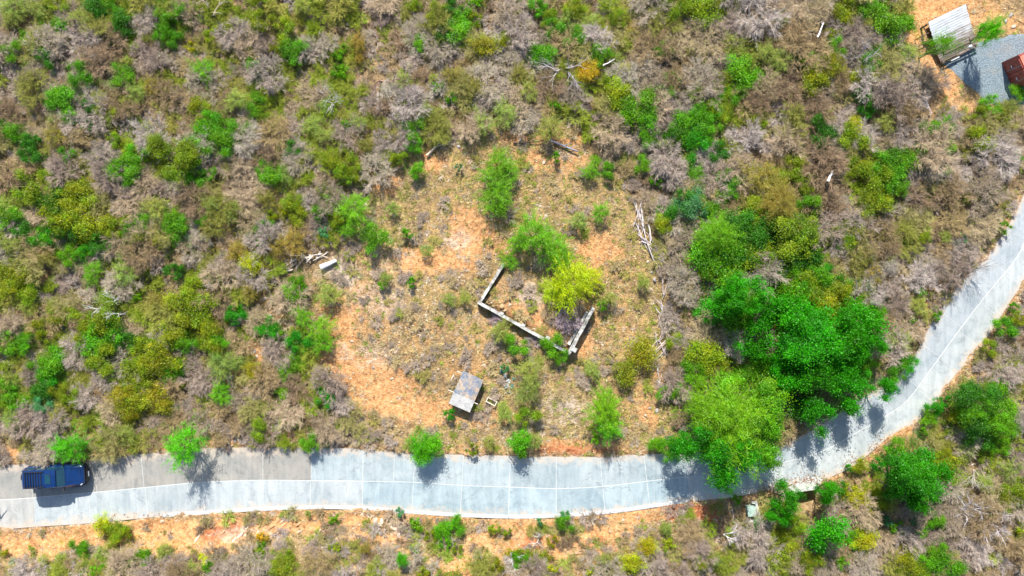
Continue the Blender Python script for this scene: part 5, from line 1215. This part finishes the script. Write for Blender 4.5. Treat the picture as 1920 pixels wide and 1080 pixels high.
# ------------------------------------------------------------------ person at the left edge of the frame, on the road behind the car
def person(px, py):
    x, y, z = at(px, py)
    J = {'pel': (0, 0, .95), 'che': (0, 0, 1.3), 'nek': (0, 0, 1.47), 'hd0': (0, .02, 1.56), 'hd1': (0, .02, 1.68), 'hl': (-.1, 0, .92), 'hr': (.1, 0, .92), 'kl': (-.12, .04, .5), 'kr': (.13, -.02, .5), 'al': (-.13, 0, .08), 'ar': (.15, -.05, .08), 'fl': (-.14, .14, .03), 'fr': (.17, .1, .03), 'sl': (-.19, 0, 1.4), 'sr': (.19, 0, 1.4), 'el': (-.26, .02, 1.12), 'er': (.34, .1, 1.18), 'wl': (-.27, .12, .88), 'wr': (.5, .22, 1.05)}
    rad = dict(pel=.135, che=.14, nek=.055, hd0=.085, hd1=.085, hl=.085, hr=.085, kl=.06, kr=.06, al=.042, ar=.042, fl=.035, fr=.035, sl=.06, sr=.06, el=.042, er=.042, wl=.03, wr=.03)
    E = [('pel', 'che'), ('che', 'nek'), ('nek', 'hd0'), ('hd0', 'hd1'), ('pel', 'hl'), ('pel', 'hr'), ('hl', 'kl'), ('hr', 'kr'), ('kl', 'al'), ('kr', 'ar'), ('al', 'fl'), ('ar', 'fr'), ('che', 'sl'), ('che', 'sr'), ('sl', 'el'), ('sr', 'er'), ('el', 'wl'), ('er', 'wr')]
    for s, w in (('l', 'wl'), ('r', 'wr')):
        wv = Vector(J[w]); d = (wv - Vector(J['e' + s])).normalized()
        sd = d.cross(Vector((0, 0, 1))).normalized()
        J['p' + s] = tuple(wv + d * .07); rad['p' + s] = .026; E.append((w, 'p' + s))
        for k in range(4):
            b0 = wv + d * .10 + sd * (k - 1.5) * .021; L = (.06, .075, .07, .055)[k]
            J[f'f{s}{k}a'] = tuple(b0 + d * L * .5 + Vector((0, 0, -.008))); J[f'f{s}{k}b'] = tuple(b0 + d * L + Vector((0, 0, -.03)))
            rad[f'f{s}{k}a'] = .0095; rad[f'f{s}{k}b'] = .0085; E += [('p' + s, f'f{s}{k}a'), (f'f{s}{k}a', f'f{s}{k}b')]
        J[f't{s}'] = tuple(wv + d * .055 - sd * .055); rad[f't{s}'] = .011; E.append((w, f't{s}'))
    keys = list(J); ix = {k: i for i, k in enumerate(keys)}
    me = bpy.data.meshes.new('person'); me.from_pydata([J[k] for k in keys], [(ix[a], ix[b]) for a, b in E], [])
    mm, nt, out = new_mat('skin_and_clothes')
    geo = N(nt, 'ShaderNodeTexCoord').outputs['Object']; sp = N(nt, 'ShaderNodeSeparateXYZ'); nt.links.new(geo, sp.inputs[0])
    c = ramp(nt, math_n(nt, 'DIVIDE', sp.outputs[2], 1.8), [(0, lin(40, 36, 34)), (.05, lin(46, 58, 84)), (.53, lin(176, 70, 66)), (.83, lin(150, 104, 80)), (.90, lin(150, 104, 80)), (.945, lin(30, 24, 22))], 'CONSTANT')
    d_ = N(nt, 'ShaderNodeBsdfDiffuse'); nt.links.new(c, d_.inputs[0]); nt.links.new(d_.outputs[0], out.inputs[0])
    o = link('person', me, None, (x, y, z + .01), (0, 0, math.radians(-20)))
    me.materials.append(mm)
    sk = o.modifiers.new('skin', 'SKIN'); sk.use_smooth_shade = True
    for k, v in zip(keys, me.skin_vertices[0].data): v.radius = (rad[k], rad[k])
    me.skin_vertices[0].data[0].use_root = True
    ss = o.modifiers.new('sub', 'SUBSURF'); ss.levels = 1; ss.render_levels = 2
    tag(o, 'person standing on the road at the left edge behind the blue car', 'person')
person(-4, 937)

# ------------------------------------------------------------------ dead trees, logs, brush piles
def dead_tree(seed, stems, hgt, levels=(3, 4, 4), r0=.05):
    rng = np.random.default_rng(seed)
    an = rng.uniform(0, 6.28, stems); tl = rng.uniform(.25, .9, stems)
    lv = branch_tree(rng, levels, np.stack([np.cos(an) * tl, np.sin(an) * tl, np.ones(stems)], 1), hgt * .45, .68, .42, .03, .15)
    parts = []; rr = [r0, r0 * .55, r0 * .28, r0 * .14]
    for k, (A, B, D) in enumerate(lv):
        v, f = tubes(A, B, np.full(len(A), rr[k]), np.full(len(A), rr[k] * .55), 5 if k < 2 else 3)
        parts.append((v, f, np.full((len(v), 3), 1.0) * rng.uniform(.8, 1.15)))
    return cat(parts)
DT = [('tall reddish dead tree standing in the upper thicket', 714, 152, 4.6, lin(146, 118, 112), 3, .055), ('white branched dead tree in the left thicket', 215, 585, 2.6, lin(232, 226, 224), 3, .05),
      ('white forked dead tree at the bottom edge of the bank', 957, 1050, 1.6, lin(226, 226, 228), 2, .055), ('pale forked dead branch standing just below the road', 1012, 1005, 1.8, lin(222, 216, 210), 2, .05),
      ('white dead tree left of the meter pit', 1356, 1002, 1.8, lin(236, 230, 230), 2, .06), ('white branching dead tree in the lower right thicket', 1826, 880, 2.2, lin(190, 178, 170), 3, .035),
      ('grey dead tree below the green clump, lower right', 1805, 960, 2.4, lin(206, 198, 200), 3, .05), ('pale dead tree near the bottom right corner', 1850, 985, 2.4, lin(196, 188, 192), 4, .045),
      ('pale dead tree near the top edge at left', 398, 32, 2.4, lin(214, 196, 176), 2, .05), ('curved pale dead tree below the yellow-green bushes, top left', 496, 75, 2.2, lin(200, 192, 164), 2, .045),
      ('grey forked dead tree above the clearing', 1056, 128, 3.4, lin(196, 184, 186), 3, .06), ('small white dead tree beside the bright yellow bush', 409, 545, 1.8, lin(228, 218, 196), 2, .045),
      ('bare grey tree leaning at the road bend', 1800, 508, 2.6, lin(168, 156, 148), 5, .04), ('thin white dead stem in the green tree below culvert', 1453, 985, 1.7, lin(214, 224, 216), 1, .04),
      ('grey dead tree in the thicket right of the gully', 1590, 120, 2.8, lin(190, 178, 182), 3, .05), ('whitish dead tree among bushes at upper left', 620, 195, 2.4, lin(214, 206, 202), 3, .045)]
for k, (lab, a, b, hh, col, stems, r0) in enumerate(DT):
    x, y, z = at(a, b); V, F, T = dead_tree(40 + k, stems, hh, r0=r0 * .95)
    o = link('dead_tree', proto('dead_tree', (V, F, T), M_TWIG), None, (x, y, z - .05), (0, 0, k * 1.3)); o.color = col; tag(o, lab, 'dead tree')

def log_mesh(seed, L, r, forks=1, bend=.08):
    rng = np.random.default_rng(seed); n = 7
    P = np.stack([np.linspace(-L / 2, L / 2, n), np.cumsum(rng.normal(0, bend * L / n, n)), np.full(n, r) + np.abs(rng.normal(0, .02, n))], 1)
    ra = r * np.linspace(1.1, .55, n)
    an = np.linspace(0, 2 * np.pi, 8, endpoint=False)
    V = []; F = []
    for i in range(n):
        for a in an: V.append((P[i, 0], P[i, 1] + np.cos(a) * ra[i], P[i, 2] + np.sin(a) * ra[i]))
    for i in range(n - 1):
        for j in range(8): F.append((i * 8 + j, i * 8 + (j + 1) % 8, i * 8 + 8 + (j + 1) % 8, i * 8 + 8 + j))
    for st in (0, n - 1):
        for j in range(0, 8, 2):
            if j in (2, 6): continue
            q = [st * 8 + (j + k) % 8 for k in range(4)]; F.append(tuple(q))
    V = np.array(V); F = np.array(F); T = np.ones((len(V), 3)) * rng.uniform(.85, 1.12, (len(V), 1))
    parts = [(V, F, T)]
    for k in range(forks):
        i = rng.integers(2, n - 1); s = rng.choice([-1, 1]); B = P[i] + np.array([L * .22, s * L * .16, .05])
        v, f = tubes(P[i][None], B[None], np.array([ra[i] * .6]), np.array([ra[i] * .2]), 6); parts.append((v, f, np.ones((len(v), 3))))
    return cat(parts)
def log(name, p, q, r, col, seed, forks=1, z=0.0):
    a = np.array(at(*p)); b_ = np.array(at(*q)); L = float(np.linalg.norm(b_[:2] - a[:2]))
    o = link(name, proto(name, log_mesh(seed, L, r, forks), M_TWIG), None, tuple((a[:2] + b_[:2]) / 2) + (max(a[2], b_[2]) + z,), (0, 0, math.atan2(b_[1] - a[1], b_[0] - a[0]))); o.color = col
    return o
WH = lin(232, 222, 220); GYB = lin(196, 182, 182); TANB = lin(206, 188, 156)
tag(log('fallen_log', (603, 502), (632, 489), .20, lin(240, 234, 230), 1, 0), 'thick white log at the right end of the brush pile', 'log')
tag(log('fallen_log', (1743, 215), (1721, 172), .13, lin(214, 196, 192), 2, 1), 'long pale fallen log below the hut', 'log')
tag(log('fallen_log', (1521, 80), (1531, 53), .06, lin(236, 226, 226), 3, 1, 1.2), 'short white forked log in the upper right thicket', 'log')
tag(log('fallen_log', (1537, 345), (1547, 325), .10, lin(240, 232, 228), 4, 1, 1.4), 'white broken log above the dark green grove', 'log')
tag(log('fallen_log', (800, 292), (850, 238), .08, lin(196, 180, 160), 5, 1, .15), 'long pale trunk fallen across the clearing top edge', 'log')
tag(log('fallen_log', (1128, 130), (1150, 119), .05, lin(222, 212, 206), 6, 1, .9), 'short white log in thicket above the clearing', 'log')
tag(log('fallen_log', (1068, 1038), (1105, 1033), .08, lin(176, 140, 112), 7, 1), 'brown log lying on the red bank', 'log')
tag(log('fallen_log', (1030, 262), (1085, 280), .09, lin(150, 146, 158), 8, 2), 'grey bluish branch at the top of the clearing', 'branch')
tag(log('fallen_log', (82, 830), (108, 812), .07, lin(160, 112, 84), 9, 1), 'brown fallen branch above the parked blue car', 'branch')
tag(log('fallen_log', (962, 268), (1020, 263), .06, lin(96, 84, 72), 10, 0), 'dark thin branch at the top of the clearing', 'branch')
rb = np.random.default_rng(12)
def pile(n, fn, lab, grp, col, rr=(.025, .055), Lr=(18, 42), spread=14, base=None):
    for k in range(n):
        t = rb.uniform(0, 1); cx, cy, an = fn(t); cx += rb.normal(0, spread); cy += rb.normal(0, spread * .6); L = rb.uniform(*Lr); an += rb.normal(0, .35)
        dx, dy = math.cos(an) * L / 2, math.sin(an) * L / 2
        o = log('dead_branch', (cx - dx, cy - dy), (cx + dx, cy + dy), rb.uniform(*rr), tuple(np.array(col[:3]) * rb.uniform(.8, 1.12)) + (1,), 100 + k, 1, rb.uniform(0, .25))
        pend(o, ('long ' if L > Lr[0] + (Lr[1] - Lr[0]) * .66 else 'medium ' if L > Lr[0] + (Lr[1] - Lr[0]) * .33 else 'short ') + lab, 'branch', cx, cy, 'branch', grp)
pile(26, lambda t: (np.interp(t, [0, .5, 1], [1196, 1212, 1238]), np.interp(t, [0, .5, 1], [400, 440, 500]), 1.15), 'weathered white', 'branches of the upper log pile', lin(204, 192, 188), spread=6, Lr=(26, 52), rr=(.025, .06))
pile(8, lambda t: (1238 + t * 4, 530 + t * 80, 1.5), 'thin grey', 'branches along the clearing edge', lin(200, 188, 186), spread=4, Lr=(30, 55), rr=(.02, .035))
pile(14, lambda t: (1235 + t * 12, 630 + t * 30, 2.0), 'pale grey', 'branches of the lower log pile', lin(204, 190, 188), spread=8, Lr=(20, 40), rr=(.02, .04))
pile(22, lambda t: (520 + t * 85, 512 - t * 40, rb.uniform(0, 3.1)), 'bleached', 'branches of the brush pile', lin(212, 198, 184), spread=9, Lr=(14, 36), rr=(.03, .065))
pile(6, lambda t: (1240 + t * 10, 700 + t * 40, 1.3), 'pale dry', 'branches below the lower log pile', lin(214, 208, 204), spread=5, Lr=(18, 34), rr=(.02, .04))
pile(7, lambda t: (1735 + t * 15, 150 + t * 60, rb.uniform(0, 3.1)), 'dark broken', 'branches by the fallen log below the hut', lin(130, 112, 100), spread=8, Lr=(12, 26), rr=(.02, .035))
pile(5, lambda t: (1400 + t * 30, 640 + t * 30, 0.5), 'pale bare', 'branches among the groves', lin(210, 190, 170), spread=30, Lr=(14, 30), rr=(.02, .03))

# ------------------------------------------------------------------ rocks and spiky rosette plants
def rock_mesh(seed):
    rng = np.random.default_rng(seed); bm = bmesh.new(); bmesh.ops.create_icosphere(bm, subdivisions=2, radius=1)
    ax = [Vector(rng.normal(0, 1, 3)).normalized() for _ in range(7)]; cut = rng.uniform(.45, .85, 7)
    for v in bm.verts:
        for a, c_ in zip(ax, cut):
            d = v.co.dot(a)
            if d > c_: v.co -= a * (d - c_)
        v.co *= 1 + rng.normal(0, .03)
        v.co.z = max(v.co.z * .65, -.35)
    V = np.array([v.co for v in bm.verts]); F = np.array([[v.index for v in f.verts] for f in bm.faces]); bm.free()
    return V, F, np.ones((len(V), 3)) * rng.uniform(.8, 1.12, (len(V), 1))
RK = [proto('rock', rock_mesh(i), M_STONE) for i in range(8)]
ROCKS = [(490, 564, 9), (497, 560, 7), (505, 566, 8), (481, 571, 6), (512, 556, 6), (531, 571, 8), (538, 600, 10), (530, 594, 9), (524, 602, 8), (541, 592, 8), (515, 598, 7), (508, 592, 6), (477, 632, 7), (480, 645, 6), (476, 658, 8), (482, 668, 6), (470, 663, 6), (488, 640, 5), (466, 674, 6), (704, 976, 10), (712, 986, 11), (726, 996, 11), (738, 990, 12), (748, 1004, 10), (716, 978, 10), (735, 978, 10), (752, 990, 10), (704, 1060, 10), (715, 1050, 9), (690, 1070, 9), (820, 1015, 6), (400, 997, 16), (430, 1004, 13), (420, 988, 12), (455, 992, 10), (380, 1004, 10), (470, 985, 10), (370, 1018, 9), (500, 975, 8), (355, 1012, 10), (440, 1018, 8), (487, 1000, 7), (1425, 520, 6), (1770, 525, 9), (1758, 535, 11), (1765, 515, 7), (1745, 520, 7), (1782, 530, 6), (1000, 253, 8), (985, 250, 7), (975, 262, 6), (1068, 250, 9), (1078, 258, 7), (1020, 305, 7), (1028, 312, 5), (860, 275, 7), (885, 243, 6), (940, 250, 6), (1215, 490, 7), (1208, 470, 6), (1200, 455, 6), (1222, 510, 6), (1228, 525, 8), (1195, 440, 5), (1210, 780, 7), (1232, 770, 8), (1218, 765, 6), (1090, 610, 5), (850, 675, 5), (660, 640, 5), (700, 690, 6), (735, 710, 5), (765, 790, 5), (745, 745, 6), (1185, 820, 6), (1240, 828, 7), (1225, 825, 5), (940, 575, 9), (948, 582, 6), (938, 590, 6), (235, 797, 7), (258, 778, 5), (940, 690, 5), (795, 690, 6), (780, 698, 9), (777, 685, 7), (685, 570, 5), (690, 555, 4), (1110, 765, 5), (1895, 28, 8), (1885, 40, 7), (1900, 50, 7), (1912, 40, 8), (1875, 30, 6), (1870, 50, 5)]
rr_ = np.random.default_rng(21)
ROCKS = [q for q in ROCKS if not (350 <= q[0] <= 510 and q[1] > 970)]
for _ in range(26):
    a = rr_.uniform(345, 620); ROCKS.append((a, np.interp(a, [345, 620], [990, 972]) + rr_.uniform(0, 34), rr_.uniform(5, 11)))
RCOL = [('pale', lin(200, 184, 164)), ('buff', lin(186, 156, 116)), ('grey', lin(168, 160, 154)), ('tan', lin(192, 164, 132))]
for k, (a, b, r) in enumerate(ROCKS):
    x, y, z = at(a, b); s = r * S * .62; j = rr_.integers(4)
    if 350 <= a <= 510 and b > 970: j = 3
    nm, col = RCOL[j]
    if 690 <= a <= 760 and b > 965: nm, col = RCOL[0]
    strat = 340 <= a <= 625 and b > 960
    if strat: nm, col = ('orange', lin(200, 150, 110)) if rr_.random() < .6 else ('pale', lin(214, 190, 164))
    o = link('rock', RK[rr_.integers(8)], None, (x, y, z + s * (.05 if not strat else -.05)), (rr_.uniform(-.2, .2), rr_.uniform(-.2, .2), rr_.uniform(0, 6) if not strat else rr_.normal(.75, .2)), (s * rr_.uniform(.8, 1.3), s * rr_.uniform(.7, 1.0), s * rr_.uniform(.7, 1.1)) if not strat else (s * 1.5, s * .5, s * .6))
    v = rr_.uniform(.75, 1.0); o.color = tuple(c_ * v for c_ in col[:3]) + (1,)
    pend(o, ('large ' if r >= 10 else 'small ' if r < 6.5 else '') + nm, 'rock', a, b, 'rock', 'rocks on the hillside')
# pebbles strewn over the open ground
PP = np.stack([rr_.uniform(-40, 40, 18000), rr_.uniform(-24, 24, 18000)], 1)
sdp = road_sd(PP); PP = PP[((inside(PP, CLEARING)) | (south_side(PP) & (sdp < 6) & (PP[:, 0] < 16)) | inside(PP, YARD) | ((sdp < .8))) & (sdp > 0.02) & ~inside(PP, GRAVEL)]
ico = bmesh.new(); bmesh.ops.create_icosphere(ico, subdivisions=1, radius=1)
PB = []
for i in range(4):
    V = np.array([v.co for v in ico.verts]) * rr_.uniform(.6, 1.2, (len(ico.verts), 1)); V[:, 2] *= .6; F = np.array([[v.index for v in f.verts] for f in ico.faces]); sel = rr_.choice(len(F), len(F), False)
    PB.append((V, F, np.ones((len(V), 3))))
ico.free()
ps = rr_.uniform(.018, .05, len(PP)) * np.where(rr_.random(len(PP)) < .12, 2.0, 1)
PZ_ = gz(PP)
scatter('pebbles', PB, PP, PZ_, ps, ps, pick(len(PP), [lin(206, 184, 154), lin(190, 152, 110), lin(168, 154, 140), lin(140, 110, 84), lin(112, 90, 70)], [.25, .3, .15, .18, .12], rr_), M_STONE_MASS, rr_, 'small stones and clods strewn over bare ground')
# fallen leaves drifted over the lower road edge by the culvert and in the bend
LV = []
for (a, b, sx, sy, n) in ((1455, 918, 22, 7, 260), (1500, 902, 26, 5, 160), (1525, 897, 20, 6, 120), (1600, 868, 14, 8, 120), (1130, 958, 40, 4, 40), (1660, 830, 14, 12, 120), (300, 966, 60, 3, 60), (1180, 848, 60, 4, 60), (1650, 850, 12, 8, 120)):
    LV.append(np.stack([rr_.normal(a, sx, n), rr_.normal(b, sy, n)], 1))
LVP = px2w(np.concatenate(LV)); lz = np.maximum(gz(LVP), np.where(road_sd(LVP) < 0.1, 0.012, -9)) + .02
lq = leaf_quads(rr_, np.column_stack([LVP, lz]), np.tile([0, 0, 3.0], (len(LVP), 1)), 0.10, .06, np.array([lin(140, 104, 80)[:3]]) * rr_.uniform(.6, 1.4, (len(LVP), 1)))
tag(link('fallen_leaves', np_mesh('fallen_leaves', lq[0], lq[1], M_TWIG, {'tint': lq[2]})), 'brown leaves drifted along the road edge', kind='stuff')

def agave(seed):
    rng = np.random.default_rng(seed); V = []; F = []; T = []
    for k in range(22):
        a = k * 2.4; el = rng.uniform(.15, 1.1); L = rng.uniform(.7, 1); d = np.array([math.cos(a) * math.cos(el), math.sin(a) * math.cos(el), math.sin(el)]); s = np.array([-math.sin(a), math.cos(a), 0]); n = np.cross(d, s)
        o = len(V)
        for t, w in ((0, .05), (.4, .075), (.75, .045), (1.0, .004)):
            c_ = d * t * L + np.array([0, 0, -.18 * t * t]); V += [c_ - s * w, c_ - n * w * .45, c_ + s * w]; b_ = rng.uniform(.85, 1.15); T += [(b_, b_, b_)] * 3
        for i in range(3):
            q = o + i * 3; F += [(q, q + 1, q + 4, q + 3), (q + 1, q + 2, q + 5, q + 4)]
    return np.array(V), np.array(F), np.array(T)
AG = [proto('rosette', agave(i), M_LEAF) for i in range(3)]
for k, (a, b, r, col, nm) in enumerate(((376, 1042, 12, (200, 214, 50), 'lime'), (387, 1051, 14, (200, 214, 60), 'lime'), (424, 1043, 13, (170, 190, 70), 'lime'), (470, 1044, 14, (176, 196, 50), 'lime'), (496, 1053, 16, (196, 206, 44), 'lime'), (358, 1048, 9, (120, 112, 140), 'mauve'), (112, 1048, 14, (150, 158, 128), 'grey-green'), (26, 1052, 14, (160, 168, 140), 'grey-green'), (330, 1062, 10, (130, 160, 60), 'green'), (305, 1030, 12, (150, 160, 110), 'grey-green'))):
    x, y, z = at(a, b); r = r * S * 1.05
    o = link('spiky_rosette', AG[k % 3], None, (x, y, z + .03), (0, 0, k), (r, r, r)); o.color = lin(*col)
    pend(o, f'spiky {nm}', 'rosette', a, b, 'plant', 'spiky rosettes on the bank')

settle_labels()
